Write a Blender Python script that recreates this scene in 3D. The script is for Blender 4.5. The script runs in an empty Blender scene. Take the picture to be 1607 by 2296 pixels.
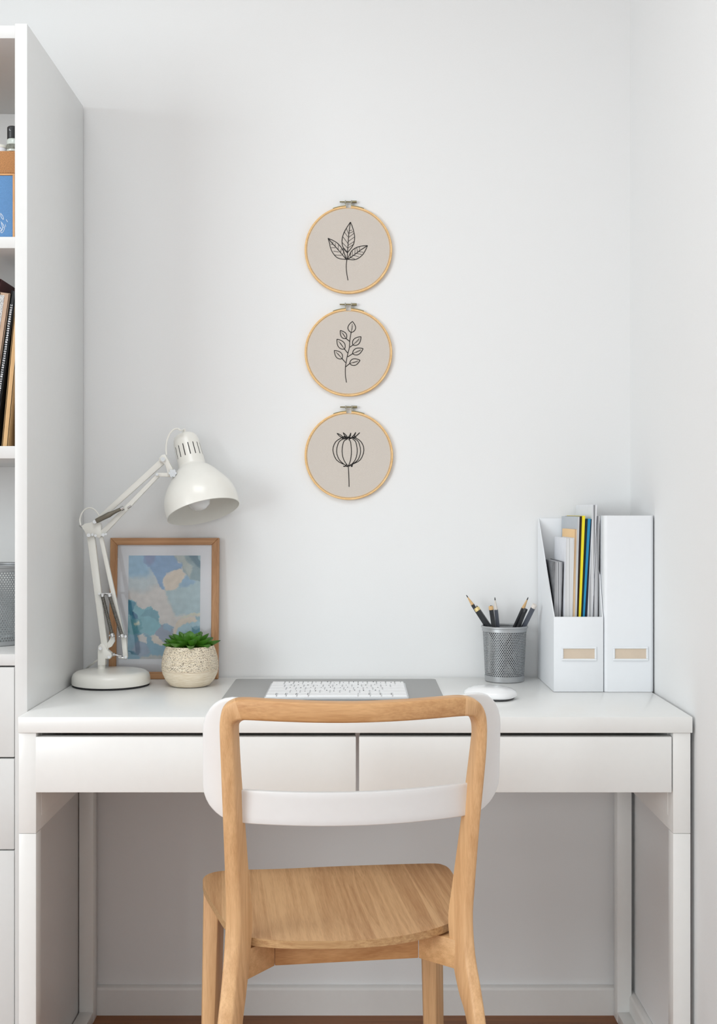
import bpy, bmesh, math, random
from mathutils import Vector, Matrix, noise as mnoise
import numpy as np
random.seed(7)
PI = math.pi
sc = bpy.context.scene
COL = sc.collection

# ------------------------------------------------------------------ camera, light, exposure
FPX, CX, CY, DW, ZC = 2600.0, 803.5, 1148.0, 2.6, 1.123      # focal in px (1607 wide), wall distance, camera height
cam_d = bpy.data.cameras.new('camera'); cam = bpy.data.objects.new('camera', cam_d); COL.objects.link(cam)
cam_d.sensor_fit = 'HORIZONTAL'; cam_d.sensor_width = 36.0; cam_d.lens = 36.0 * FPX / 1607.0
cam.location = (0, -DW, ZC); cam.rotation_euler = (PI / 2, 0, 0); cam_d.clip_start = 0.05
sc.camera = cam
vs = sc.view_settings
vs.view_transform = 'Standard'; vs.look = 'None'; vs.gamma = 1.0; vs.use_curve_mapping = False
vs.exposure = 0.15

world = bpy.data.worlds.new('world'); sc.world = world; world.use_nodes = True
bg = world.node_tree.nodes['Background']
bg.inputs[0].default_value = (0.90, 0.965, 1.0, 1); bg.inputs[1].default_value = 1.35

def area(name, loc, target, sx, sy, power, color):
    l = bpy.data.lights.new(name, 'AREA'); l.shape = 'RECTANGLE'; l.size = sx; l.size_y = sy
    l.energy = power; l.color = color
    o = bpy.data.objects.new(name, l); COL.objects.link(o); o.location = loc
    o.rotation_euler = (Vector(target) - Vector(loc)).to_track_quat('-Z', 'Y').to_euler()
    return o
# daylight through the window in the left wall
area('window_daylight', (-3.32, -3.70, 1.45), (0.3, -0.20, 0.8), 2.0, 1.9, 74, (0.905, 0.975, 1.0))
area('top_fill', (-0.45, -1.5, 2.57), (-0.45, -1.5, 0), 1.0, 1.0, 11.5, (0.92, 0.975, 1.0))  # added overhead fill, brightens the desk top and other upward faces

# ------------------------------------------------------------------ helpers
def P(px, py, Y):
    d = Y + DW
    return Vector(((px - CX) * d / FPX, Y, ZC - (py - CY) * d / FPX))

def s2l(c):
    c = c / 255.0
    return c / 12.92 if c <= 0.04045 else ((c + 0.055) / 1.055) ** 2.4
def rgb(t): return (s2l(t[0]), s2l(t[1]), s2l(t[2]), 1.0)

def nodes_of(m):
    m.use_nodes = True
    return m.node_tree.nodes, m.node_tree.links, m.node_tree.nodes['Principled BSDF']

def mat(name, c, rough=0.5, metal=0.0, var=0.03, scale=60.0, bump=0.0, spec=0.5, coat=0.0, stretch=(1, 1, 1)):
    m = bpy.data.materials.new(name); n, l, b = nodes_of(m)
    tc = n.new('ShaderNodeTexCoord'); mp = n.new('ShaderNodeMapping'); nz = n.new('ShaderNodeTexNoise'); cr = n.new('ShaderNodeValToRGB')
    mp.inputs['Scale'].default_value = stretch
    nz.inputs['Scale'].default_value = scale; nz.inputs['Detail'].default_value = 3
    base = rgb(c)
    lo = tuple(max(0, x * (1 - var)) for x in base[:3]) + (1,); hi = tuple(min(1, x * (1 + var)) for x in base[:3]) + (1,)
    cr.color_ramp.elements[0].position = 0.3; cr.color_ramp.elements[1].position = 0.7
    cr.color_ramp.elements[0].color = lo; cr.color_ramp.elements[1].color = hi
    l.new(tc.outputs['Object'], mp.inputs[0]); l.new(mp.outputs[0], nz.inputs['Vector'])
    l.new(nz.outputs['Fac'], cr.inputs[0]); l.new(cr.outputs[0], b.inputs['Base Color'])
    b.inputs['Roughness'].default_value = rough; b.inputs['Metallic'].default_value = metal
    b.inputs['Specular IOR Level'].default_value = spec; b.inputs['Coat Weight'].default_value = coat
    if bump:
        bp = n.new('ShaderNodeBump'); bp.inputs['Strength'].default_value = bump; bp.inputs['Distance'].default_value = 0.001
        l.new(nz.outputs['Fac'], bp.inputs['Height']); l.new(bp.outputs[0], b.inputs['Normal'])
    return m

def wood(name, dark, light, grain='Z', across=90.0, along=2.5, rough=0.5, bands=0.0, rot=0.0, band_scale=24.0):
    """long fibres along one object axis, with fine pores and broad tone bands"""
    m = bpy.data.materials.new(name); n, l, b = nodes_of(m)
    tc = n.new('ShaderNodeTexCoord'); mp = n.new('ShaderNodeMapping')
    sc_ = [across] * 3; sc_['XYZ'.index(grain)] = along
    r_ = n.new('ShaderNodeVectorRotate'); r_.rotation_type = 'Z_AXIS'; r_.inputs['Angle'].default_value = rot
    l.new(tc.outputs['Object'], r_.inputs['Vector']); l.new(r_.outputs[0], mp.inputs[0])
    mp.inputs['Scale'].default_value = sc_
    n1 = n.new('ShaderNodeTexNoise'); n1.inputs['Scale'].default_value = 1.0; n1.inputs['Detail'].default_value = 5; n1.inputs['Distortion'].default_value = 0.25
    l.new(mp.outputs[0], n1.inputs['Vector'])
    mp2 = n.new('ShaderNodeMapping'); sc2 = [across * 6] * 3; sc2['XYZ'.index(grain)] = along * 8; mp2.inputs['Scale'].default_value = sc2
    l.new(r_.outputs[0], mp2.inputs[0])
    n2 = n.new('ShaderNodeTexNoise'); n2.inputs['Scale'].default_value = 1.0; n2.inputs['Detail'].default_value = 2
    l.new(mp2.outputs[0], n2.inputs['Vector'])
    a1 = n.new('ShaderNodeMath'); a1.operation = 'MULTIPLY_ADD'; a1.inputs[1].default_value = 0.35
    l.new(n2.outputs['Fac'], a1.inputs[0]); 
    s1 = n.new('ShaderNodeMath'); s1.operation = 'MULTIPLY'; s1.inputs[1].default_value = 0.65
    l.new(n1.outputs['Fac'], s1.inputs[0]); l.new(s1.outputs[0], a1.inputs[2])
    val = a1.outputs[0]
    if bands:
        mp3 = n.new('ShaderNodeMapping'); sc3 = [band_scale] * 3; sc3['XYZ'.index(grain)] = 0.3; mp3.inputs['Scale'].default_value = sc3
        l.new(r_.outputs[0], mp3.inputs[0])
        v = n.new('ShaderNodeTexVoronoi'); v.feature = 'F1'; v.inputs['Scale'].default_value = 1.0
        l.new(mp3.outputs[0], v.inputs['Vector'])
        sep = n.new('ShaderNodeSeparateColor'); l.new(v.outputs['Color'], sep.inputs[0])
        a3 = n.new('ShaderNodeMath'); a3.operation = 'MULTIPLY_ADD'; a3.inputs[1].default_value = bands
        l.new(sep.outputs[0], a3.inputs[0]); l.new(val, a3.inputs[2])
        a4 = n.new('ShaderNodeMath'); a4.operation = 'SUBTRACT'; a4.inputs[1].default_value = bands * 0.5
        l.new(a3.outputs[0], a4.inputs[0]); val = a4.outputs[0]
    cr = n.new('ShaderNodeValToRGB'); cr.color_ramp.elements[0].position = 0.32; cr.color_ramp.elements[1].position = 0.66
    cr.color_ramp.elements[0].color = rgb(dark); cr.color_ramp.elements[1].color = rgb(light)
    l.new(val, cr.inputs[0]); l.new(cr.outputs[0], b.inputs['Base Color'])
    b.inputs['Roughness'].default_value = rough
    bp = n.new('ShaderNodeBump'); bp.inputs['Strength'].default_value = 0.12; bp.inputs['Distance'].default_value = 0.0006
    l.new(n2.outputs['Fac'], bp.inputs['Height']); l.new(bp.outputs[0], b.inputs['Normal'])
    return m

ORIG = {}
def tag(o, label, cat, group=None, kind=None):
    if label: o['label'] = label
    if cat: o['category'] = cat
    if group: o['group'] = group
    if kind: o['kind'] = kind
    return o
def thing(name, loc, label, cat, group=None):
    o = bpy.data.objects.new(name, None); COL.objects.link(o); o.location = loc; o.empty_display_size = 0.05
    ORIG[o] = Vector(loc)
    return tag(o, label, cat, group)
def obj(name, bm, m, parent=None, origin=None, smooth=35, label=None):
    """link bm (world coordinates) as one mesh object, under parent when given"""
    if parent is not None: org = ORIG[parent]
    else: org = Vector(origin) if origin is not None else Vector((0, 0, 0))
    bmesh.ops.recalc_face_normals(bm, faces=bm.faces[:])
    bmesh.ops.translate(bm, verts=bm.verts[:], vec=-org)
    me = bpy.data.meshes.new(name); bm.to_mesh(me); bm.free()
    for k in (m if isinstance(m, (list, tuple)) else [m]): me.materials.append(k)
    if smooth:
        me.polygons.foreach_set('use_smooth', [True] * len(me.polygons))
        me.set_sharp_from_angle(angle=math.radians(smooth))
    o = bpy.data.objects.new(name, me); COL.objects.link(o)
    if parent is not None: o.parent = parent; ORIG[o] = org
    else: o.location = org; ORIG[o] = org
    if label: o['label'] = label
    return o
def B(): return bmesh.new()
def merge(bm, tmp, mi=0):
    if mi:
        for f in tmp.faces: f.material_index = mi
    me = bpy.data.meshes.new('tmp'); tmp.to_mesh(me); tmp.free()
    bm.from_mesh(me); bpy.data.meshes.remove(me)
def box(bm, x0, x1, y0, y1, z0, z1, bev=0.0, seg=2, mi=0, M=None, edges=None):
    t = bmesh.new(); bmesh.ops.create_cube(t, size=1.0)
    for v in t.verts:
        v.co = Vector((x0 if v.co.x < 0 else x1, y0 if v.co.y < 0 else y1, z0 if v.co.z < 0 else z1))
    if bev:
        es = t.edges[:]
        if edges: es = [e for e in t.edges if abs((e.verts[1].co - e.verts[0].co).normalized()['xyz'.index(edges)]) > 0.9]
        bmesh.ops.bevel(t, geom=es, offset=bev, segments=seg, affect='EDGES', profile=0.5)
    if M is not None: bmesh.ops.transform(t, matrix=M, verts=t.verts[:])
    merge(bm, t, mi); return bm
def loft(bm, rings, closed=False, caps=True, mi=0):
    vr = [[bm.verts.new(p) for p in r] for r in rings]; k = len(rings[0]); n = len(vr)
    for i in range(n if closed else n - 1):
        a, b = vr[i], vr[(i + 1) % n]
        for j in range(k):
            f = bm.faces.new((a[j], a[(j + 1) % k], b[(j + 1) % k], b[j])); f.material_index = mi
    if caps and not closed:
        for r in (vr[0], vr[-1]):
            f = bm.faces.new(r); f.material_index = mi
    return bm
def tube(bm, pts, r, n=10, closed=False, caps=True, mi=0):
    pts = [Vector(p) for p in pts]; N = len(pts)
    rs = r if isinstance(r, (list, tuple)) else [r] * N
    tang = []
    for i in range(N):
        a = pts[(i - 1) % N] if (closed or i > 0) else pts[i]; b = pts[(i + 1) % N] if (closed or i < N - 1) else pts[i]
        tang.append((b - a).normalized())
    up = Vector((0, 0, 1)) if abs(tang[0].z) < 0.9 else Vector((0, 1, 0))
    nrm = (up - tang[0] * up.dot(tang[0])).normalized(); rings = []
    for i in range(N):
        nrm = (nrm - tang[i] * nrm.dot(tang[i])).normalized(); bn = tang[i].cross(nrm)
        rings.append([pts[i] + rs[i] * (math.cos(2 * PI * j / n) * nrm + math.sin(2 * PI * j / n) * bn) for j in range(n)])
    return loft(bm, rings, closed, caps, mi)
def smooth_path(pts, sub=6):
    pts = [Vector(p) for p in pts]; out = []
    for i in range(len(pts) - 1):
        p0 = pts[max(i - 1, 0)]; p1 = pts[i]; p2 = pts[i + 1]; p3 = pts[min(i + 2, len(pts) - 1)]
        for k in range(sub):
            t = k / sub
            out.append(0.5 * ((2 * p1) + (p2 - p0) * t + (2 * p0 - 5 * p1 + 4 * p2 - p3) * t * t + (3 * p1 - p0 - 3 * p2 + p3) * t ** 3))
    out.append(pts[-1]); return out
def lathe(bm, prof, c, axis=(0, 0, 1), n=48, skip=None, mi=0):
    """prof: (radius, distance along axis); radius 0 closes at a pole"""
    c = Vector(c); ax = Vector(axis).normalized()
    u = Vector((1, 0, 0)) if abs(ax.x) < 0.8 else Vector((0, 1, 0))
    u = (u - ax * u.dot(ax)).normalized(); w = ax.cross(u)
    rows = []
    for r, s in prof:
        if r < 1e-7: rows.append([bm.verts.new(c + ax * s)])
        else: rows.append([bm.verts.new(c + ax * s + r * (math.cos(2 * PI * j / n) * u + math.sin(2 * PI * j / n) * w)) for j in range(n)])
    for i in range(len(rows) - 1):
        a, b = rows[i], rows[i + 1]
        for j in range(n):
            if skip and skip(i, j): continue
            k = (j + 1) % n
            if len(a) == 1 and len(b) == 1: continue
            if len(a) == 1: f = bm.faces.new((a[0], b[j], b[k]))
            elif len(b) == 1: f = bm.faces.new((a[j], a[k], b[0]))
            else: f = bm.faces.new((a[j], a[k], b[k], b[j]))
            f.material_index = mi
    return bm
def prism(bm, pts, vec, mi=0, bev=0.0):
    t = bmesh.new(); vec = Vector(vec)
    a = [t.verts.new(p) for p in pts]; b = [t.verts.new(Vector(p) + vec) for p in pts]; k = len(pts)
    t.faces.new(a); t.faces.new(b[::-1])
    for j in range(k): t.faces.new((a[j], a[(j + 1) % k], b[(j + 1) % k], b[j]))
    if bev:
        bmesh.ops.recalc_face_normals(t, faces=t.faces[:])
        bmesh.ops.bevel(t, geom=t.edges[:], offset=bev, segments=2, affect='EDGES', profile=0.5)
    merge(bm, t, mi); return bm
def cyl(bm, a, b, r, n=16, mi=0): return tube(bm, [a, b], r, n, mi=mi)
def rrect(x0, x1, z0, z1, r, k=6):
    out = []
    for cx, cz, a0 in ((x1 - r, z1 - r, 0), (x0 + r, z1 - r, PI / 2), (x0 + r, z0 + r, PI), (x1 - r, z0 + r, 1.5 * PI)):
        for i in range(k + 1):
            a = a0 + PI / 2 * i / k; out.append((cx + r * math.cos(a), cz + r * math.sin(a)))
    return out

# ------------------------------------------------------------------ materials
M_wall = mat('wall_paint', (236, 236, 236), 0.85, var=0.008, scale=400, bump=0.03, spec=0.2)
M_trim = mat('trim_paint', (234, 233, 231), 0.45, var=0.008)
M_ceil = mat('ceiling_paint', (236, 236, 234), 0.9, var=0.005)
M_white = mat('white_lacquer', (229, 229, 228), 0.35, var=0.006, spec=0.4)
M_desk = mat('desk_lacquer', (243, 243, 241), 0.28, var=0.006, spec=0.45)
M_gap = mat('dark_gap', (40, 36, 30), 0.8)
M_chairwhite = mat('chair_white_paint', (242, 242, 242), 0.35, var=0.006)
M_lamp = mat('cream_enamel', (241, 239, 232), 0.28, var=0.006, coat=0.3)
M_chrome = mat('chrome', (205, 205, 205), 0.18, 1.0, var=0.02)
M_spring = mat('spring_steel', (140, 138, 132), 0.4, 1.0, var=0.25, scale=900, stretch=(0.2, 0.2, 1))
M_bronze = mat('bronze_cover', (128, 122, 110), 0.4, 0.6, var=0.1)
M_rubber = mat('dark_rubber', (42, 42, 44), 0.8)
M_bulb = mat('frosted_bulb', (240, 240, 240), 0.15, var=0.005, coat=0.4)
M_beech = wood('beech_upright', (208, 160, 112), (236, 192, 142), 'Z', 110, 3)
M_beech_x = wood('beech_rail', (190, 138, 88), (222, 174, 122), 'X', 70, 4)
M_beech_y = wood('beech_bracket', (204, 156, 106), (232, 188, 136), 'X', 110, 3)
M_seat = wood('oak_veneer', (190, 142, 98), (226, 182, 134), 'Y', 130, 3, bands=0.22, rot=-0.127, band_scale=26)
M_ply = wood('ply_edge', (170, 125, 80), (214, 176, 128), 'X', 300, 4)
M_floor = wood('oak_floor', (118, 70, 32), (158, 98, 48), 'X', 60, 1.5, rough=0.45, bands=0.15, band_scale=10)
M_frame_v = wood('frame_oak_vertical', (160, 112, 74), (196, 150, 108), 'Z', 160, 2.5)
M_frame_h = wood('frame_oak_horizontal', (160, 112, 74), (196, 150, 108), 'X', 160, 2.5)
M_mat = mat('mat_board', (243, 243, 247), 0.8, var=0.004)
M_hoop = wood('hoop_birch', (222, 174, 112), (246, 206, 148), 'X', 60, 30)
M_linen = mat('linen', (208, 199, 190), 0.95, var=0.07, scale=900, bump=0.25, spec=0.1)
M_thread = mat('black_thread', (20, 18, 18), 0.8, var=0.2, scale=900)
M_brass = mat('aged_brass', (150, 142, 112), 0.4, 0.75, var=0.1)
M_steelwire = mat('bright_wire', (190, 188, 180), 0.35, 0.8, var=0.05)
M_mesh = mat('silver_mesh', (164, 166, 168), 0.42, 0.6, var=0.06, scale=300)
M_silver = mat('silver_paint', (176, 178, 180), 0.38, 0.55, var=0.03)
M_card = mat('white_card', (236, 238, 241), 0.5, var=0.005)
M_tan = mat('label_card', (214, 196, 176), 0.8, var=0.03)
M_pad = mat('grey_pad', (170, 170, 169), 0.6, var=0.02, scale=500)
M_key = mat('white_key', (245, 245, 246), 0.4, var=0.004)
M_kgap = mat('keyboard_well', (150, 152, 155), 0.5)
M_alu = mat('aluminium', (212, 214, 216), 0.35, 0.6, var=0.01)
M_leg_ink = mat('key_ink', (104, 104, 106), 0.7)
M_mouse = mat('mouse_shell', (246, 246, 247), 0.12, var=0.003, coat=0.5)
M_mousebase = mat('mouse_underside', (70, 70, 72), 0.5)
M_graphite = mat('pencil_lead', (38, 38, 40), 0.5)
M_pwood = mat('pencil_cedar', (214, 176, 126), 0.7, var=0.08, scale=500)
M_pblack = mat('pencil_black', (40, 42, 45), 0.35, var=0.08)
M_pgrey = mat('pencil_slate', (84, 88, 98), 0.35, var=0.06)
M_pgold = mat('pencil_gold_band', (226, 202, 142), 0.4, 0.2, var=0.18, scale=700)
M_pclear = mat('pencil_pale_wood', (222, 214, 206), 0.6, var=0.04)

def stripes(name, base, line, scale=600, axis='X', lo=0.42, hi=0.58, rough=0.7):
    """page edges: fine random lines across one axis"""
    m = bpy.data.materials.new(name); n, l, b = nodes_of(m)
    tc = n.new('ShaderNodeTexCoord'); mp = n.new('ShaderNodeMapping')
    s = [0.4, 0.4, 0.4]; s['XYZ'.index(axis)] = scale; mp.inputs['Scale'].default_value = s
    nz = n.new('ShaderNodeTexNoise'); nz.inputs['Scale'].default_value = 1; nz.inputs['Detail'].default_value = 2
    cr = n.new('ShaderNodeValToRGB'); cr.color_ramp.elements[0].position = lo; cr.color_ramp.elements[1].position = hi
    cr.color_ramp.elements[0].color = rgb(line); cr.color_ramp.elements[1].color = rgb(base)
    l.new(tc.outputs['Object'], mp.inputs[0]); l.new(mp.outputs[0], nz.inputs['Vector']); l.new(nz.outputs['Fac'], cr.inputs[0])
    l.new(cr.outputs[0], b.inputs['Base Color']); b.inputs['Roughness'].default_value = rough
    return m

# ------------------------------------------------------------------ the room
XW = 0.609                     # right wall
def struct(name, bm, m, parent=None):
    o = obj(name, bm, m, parent, smooth=0); o['kind'] = 'structure'; return o
struct('floor', box(B(), -3.4, XW + .1, -5.2, 0.1, -0.05, 0.0), M_floor)
struct('ceiling', box(B(), -3.4, XW + .1, -5.2, 0.1, 2.62, 2.7), M_ceil)
struct('wall_back', box(B(), -3.4, XW + .1, 0.0, 0.1, 0.0, 2.62), M_wall)
struct('wall_right', box(B(), XW, XW + .1, -5.2, 0.0, 0.0, 2.62), M_wall)
bm = B()                       # left wall round its window opening
wy0, wy1, wz0, wz1 = -4.80, -2.60, 0.4, 2.5
box(bm, -3.5, -3.4, -5.2, wy0, 0, 2.62); box(bm, -3.5, -3.4, wy1, 0.0, 0, 2.62)
box(bm, -3.5, -3.4, wy0, wy1, 0, wz0); box(bm, -3.5, -3.4, wy0, wy1, wz1, 2.62)
struct('wall_left', bm, M_wall)
bm = B()                       # unseen wall added to shape light: low opening, header holds light off upper wall
box(bm, -3.5, XW + .1, -5.2, -5.1, 1.95, 2.62); box(bm, -3.5, -2.2, -5.2, -5.1, 0, 1.95); box(bm, 0.5, XW + .1, -5.2, -5.1, 0, 1.95)
struct('light_gap_wall', bm, M_wall)
bm = B()
for a in (-2.2, -0.875, 0.44): box(bm, a, a + .06, -5.18, -5.12, 0, 1.95)
box(bm, -2.2, .5, -5.18, -5.12, 1.89, 1.95); box(bm, -2.2, .5, -5.18, -5.12, 0.0, 0.06)
struct('light_opening_frame_1', bm, M_trim)  # made-up frame filling the added light opening
bm = B()
for a in (wy0, wy1 - .05): box(bm, -3.48, -3.42, a, a + .05, wz0, wz1)
for a in (wz0, wz1 - .05): box(bm, -3.48, -3.42, wy0, wy1, a, a + .05)
struct('window_1', bm, M_trim)
bm = B()
prism(bm, [(-0.61, -0.0005, 0), (-0.61, -0.014, 0), (-0.61, -0.014, 0.056), (-0.61, -0.011, 0.061), (-0.61, -0.004, 0.0635), (-0.61, -0.0005, 0.0635)], (XW + 0.6095, 0, 0))
struct('baseboard_back', bm, M_trim)
bm = B()
prism(bm, [(XW - .0005, -0.0145, 0), (XW - 0.014, -0.0145, 0), (XW - 0.014, -0.0145, 0.056), (XW - 0.011, -0.0145, 0.061), (XW - .004, -0.0145, 0.0635), (XW - .0005, -0.0145, 0.0635)], (0, -5.05, 0))
struct('baseboard_right', bm, M_trim)

# ------------------------------------------------------------------ shelving unit on the left
SX1, SX0, SYF, SYB, STOP = -0.6155, -0.6386, -0.445, -0.006, 2.031
U = thing('bookcase', (-1.0, -0.2, 0), 'tall white open bookcase with drawers at the left edge, beside the desk', 'bookcase')
W0 = -1.42
obj('side_panel', box(B(), SX0, SX1, SYF, SYB, 0.0, STOP, .001), M_white, U)
obj('side_panel', box(B(), W0 - .023, W0, SYF, SYB, 0.0, STOP, .001), M_white, U)
obj('top_panel', box(B(), W0, SX0, SYF + .004, SYB, 2.005, 2.029, .0008), M_white, U)
for z0, z1 in ((1.6137, 1.635), (1.2225, 1.2457), (0.837, 0.8586)):
    obj('shelf', box(B(), W0, SX0, SYF + .002, -0.03, z0, z1, .0008), M_white, U)
obj('back_panel', box(B(), W0, SX0, -0.03, SYB - .006, 0.02, 2.005), M_white, U)
obj('plinth', box(B(), W0, SX0, SYF + .04, -0.03, 0.0, 0.06), M_white, U)
for z0, z1 in ((0.667, 0.834), (0.4955, 0.664), (0.064, 0.493)):
    b_ = box(B(), W0 + .002, SX0 - .0015, SYF + .001, SYF + .019, z0, z1, .0012)
    box(b_, W0 + .03, SX0 - .02, SYF + .018, -0.06, z0 + .02, z1 - .03)
    obj('drawer', b_, M_white, U)

# ------------------------------------------------------------------ desk
DX0, DX1, DYF, DYB, DZ = -0.6145, 0.6030, -0.507, -0.004, 0.753
D = thing('desk', (0, -0.25, 0), 'white writing desk with two flat drawers, pushed against the back wall', 'desk')
obj('tabletop', box(B(), DX0, DX1, DYF, DYB, DZ - .029, DZ, .0012), M_desk, D)
lx = (DX0 + .0005, DX0 + .032, DX1 - .0345, DX1 - .003)
for x0, x1 in ((lx[0], lx[1]), (lx[2], lx[3])):
    left = x0 < 0
    for y0, y1 in ((DYF + .003, DYF + .036), (-0.052, -0.018)):
        b_ = box(B(), x0, x1, y0, y1, 0.0, 0.5412, .0012)
        obj('leg', b_, M_desk, D)
    b_ = box(B(), x0, x1, DYF + .003, -0.018, 0.5418, DZ - .0295, .001)       # apron that the legs plug into
    if left: box(b_, x1 - .001, x1 + .0015, DYF + .0365, -0.055, 0.566, DZ - .03, .001)
    else: box(b_, x0 - .0015, x0 + .001, DYF + .0365, -0.055, 0.566, DZ - .03, .001)
    obj('side_apron', b_, M_desk, D)
    obj('foot_rail', box(B(), x0 + .0004, x1 - .0004, DYF + .0362, -0.0522, 0.0005, 0.024, .001), M_desk, D)
dxa, dxm0, dxm1, dxb = (77 - CX) / 1242 , (799 - CX) / 1242, (803.5 - CX) / 1242, (1508 - CX) / 1242
dz0, dz1 = ZC - 630 / 1242, ZC - 500.5 / 1242
for x0, x1 in ((dxa, dxm0), (dxm1, dxb)):
    b_ = box(B(), x0 + .001, x1 - .001, DYF + .003, DYF + .021, dz0, dz1 - .0035, .0014)
    box(b_, x0 + .003, x1 - .003, DYF + .02, -0.1, dz0 + .012, dz1 - .03)
    obj('drawer', b_, M_desk, D)
obj('back_rail', box(B(), lx[1] + .008, lx[2] - .008, -0.045, -0.028, dz0 + .02, DZ - .0295), M_desk, D)

# ------------------------------------------------------------------ chair
CH = thing('chair', (-0.02, -0.62, 0), 'beech wooden chair with white curved back panel, turned slightly, in front of the desk', 'chair')
TH = math.radians(7.3)
def cf(u, v, z, o=(-0.012, -0.77)):        # chair frame: u right, v towards the desk
    return Vector((o[0] + u * math.cos(TH) - v * math.sin(TH), o[1] + u * math.sin(TH) + v * math.cos(TH), z))
def station(px_o, py_o, px_e, py_e, px_i, py_i, d, dep=0.03, ux=0.0, uz=0.0):
    """rear outer, rear inner edge, front inner, front outer of a bent-wood section at camera distance d"""
    Y = d - DW
    ro, re = P(px_o, py_o, Y), P(px_e, py_e, Y)
    fi = P(px_i, py_i, Y + dep); fo = ro + Vector((-0.003 + ux, dep, uz))
    return [ro, re, fi, fo]
def lerp_st(rows, n=5):
    """smooth interpolation of station rows"""
    rows = np.array(rows, float); out = []
    for i in range(len(rows) - 1):
        p0, p1, p2, p3 = rows[max(i - 1, 0)], rows[i], rows[i + 1], rows[min(i + 2, len(rows) - 1)]
        for k in range(n):
            t = k / n
            out.append(0.5 * (2 * p1 + (p2 - p0) * t + (2 * p0 - 5 * p1 + 4 * p2 - p3) * t * t + (3 * p1 - p0 - 3 * p2 + p3) * t ** 3))
    out.append(rows[-1]); return out
def post_ring(r): return station(*r)
def bevel_mesh(bm, off=0.0035, seg=2, ang=35):
    bmesh.ops.remove_doubles(bm, verts=bm.verts[:], dist=1e-6)
    bmesh.ops.recalc_face_normals(bm, faces=bm.faces[:]); bm.normal_update()
    es = [e for e in bm.edges if len(e.link_faces) == 2 and e.calc_face_angle(0) > math.radians(ang)]
    bmesh.ops.bevel(bm, geom=es, offset=off, segments=seg, affect='EDGES', profile=0.5, clamp_overlap=True)
    return bm
# rows: px_outer, py, px_edge, py, px_inner, py, d
left_rows = [(492, 1640, 521, 1640, 538, 1640, 1.742), (495, 1720, 525, 1720, 542, 1720, 1.752), (500, 1850, 531, 1850, 552, 1850, 1.768),
             (504, 1960, 536, 1960, 560, 1960, 1.782), (506, 2050, 540, 2050, 568, 2050, 1.789), (503, 2130, 536, 2130, 564, 2130, 1.784),
             (496, 2220, 528, 2220, 555, 2220, 1.766), (488, 2296, 520, 2296, 546, 2296, 1.745), (468, 2480, 500, 2480, 526, 2480, 1.705)]
right_rows = [(1093, 1640, 1070, 1640, 1055, 1640, 1.790), (1090, 1700, 1067, 1700, 1048, 1700, 1.798), (1076, 1850, 1052, 1850, 1029, 1850, 1.816),
              (1065, 1990, 1046, 1990, 1010, 1990, 1.832), (1061, 2060, 1043, 2060, 1002, 2060, 1.837), (1066, 2140, 1043, 2140, 1010, 2140, 1.833),
              (1079, 2220, 1054, 2220, 1025, 2220, 1.815), (1090, 2296, 1064, 2296, 1045, 2296, 1.795), (1112, 2480, 1086, 2480, 1070, 2480, 1.755)]
def feet(ring):                 # carry the last section down to the floor along its own slope
    return ring
def make_post(rows):
    st = lerp_st(rows, 5); rings = [post_ring(r) for r in st]
    a, b = rings[-6], rings[-1]; k = [(p - q) for p, q in zip(b, a)]
    last = []
    for p, dv in zip(b, k):
        t = (0.0 - p.z) / dv.z; last.append(p + dv * t)
    rings.append(last)
    return rings
# top rail with its two rounded corners: outer px, inner px per station
rail_rows = [(492, 1640, 521, 1640, 538, 1640, 1.742), (493, 1615, 521, 1626, 538, 1626, 1.739), (500, 1591, 525, 1619, 541, 1619, 1.735),
             (516, 1576, 534, 1615, 548, 1615, 1.731), (545, 1569, 556, 1615, 562, 1614, 1.726), (620, 1573, 620, 1618, 622, 1616, 1.716),
             (710, 1577, 710, 1621, 710, 1618, 1.711), (800, 1578, 800, 1621, 800, 1618, 1.713), (900, 1574, 900, 1617, 899, 1614, 1.727),
             (980, 1568, 978, 1611, 976, 1609, 1.746), (1035, 1564, 1034, 1606, 1028, 1606, 1.764), (1066, 1570, 1058, 1606, 1045, 1605, 1.774),
             (1082, 1584, 1066, 1611, 1050, 1609, 1.781), (1091, 1608, 1070, 1622, 1054, 1622, 1.786), (1093, 1640, 1070, 1640, 1055, 1640, 1.790)]
def rail_ring(r):
    t = 1.0 if 540 < r[0] < 1045 else 0.0
    ring = station(*r)
    # on the rail proper the top face runs level to the front
    return ring
rr = [station(*r) for r in lerp_st(rail_rows, 4)]
cut_l, cut_r = 14, len(rr) - 16
lp, rp = make_post(left_rows), make_post(right_rows)
_rail = rr[cut_l:cut_r + 1]
obj('leg', bevel_mesh(loft(B(), rr[:cut_l + 1][::-1][:-1] + lp, caps=False)), M_beech, CH, smooth=50, label='rear left leg running up into the back frame')
obj('leg', bevel_mesh(loft(B(), rr[cut_r:][:-1] + rp, caps=False)), M_beech, CH, smooth=50, label='rear right leg running up into the back frame')
obj('top_rail', bevel_mesh(loft(B(), _rail, caps=False)), M_beech_x, CH, smooth=50)

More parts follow.
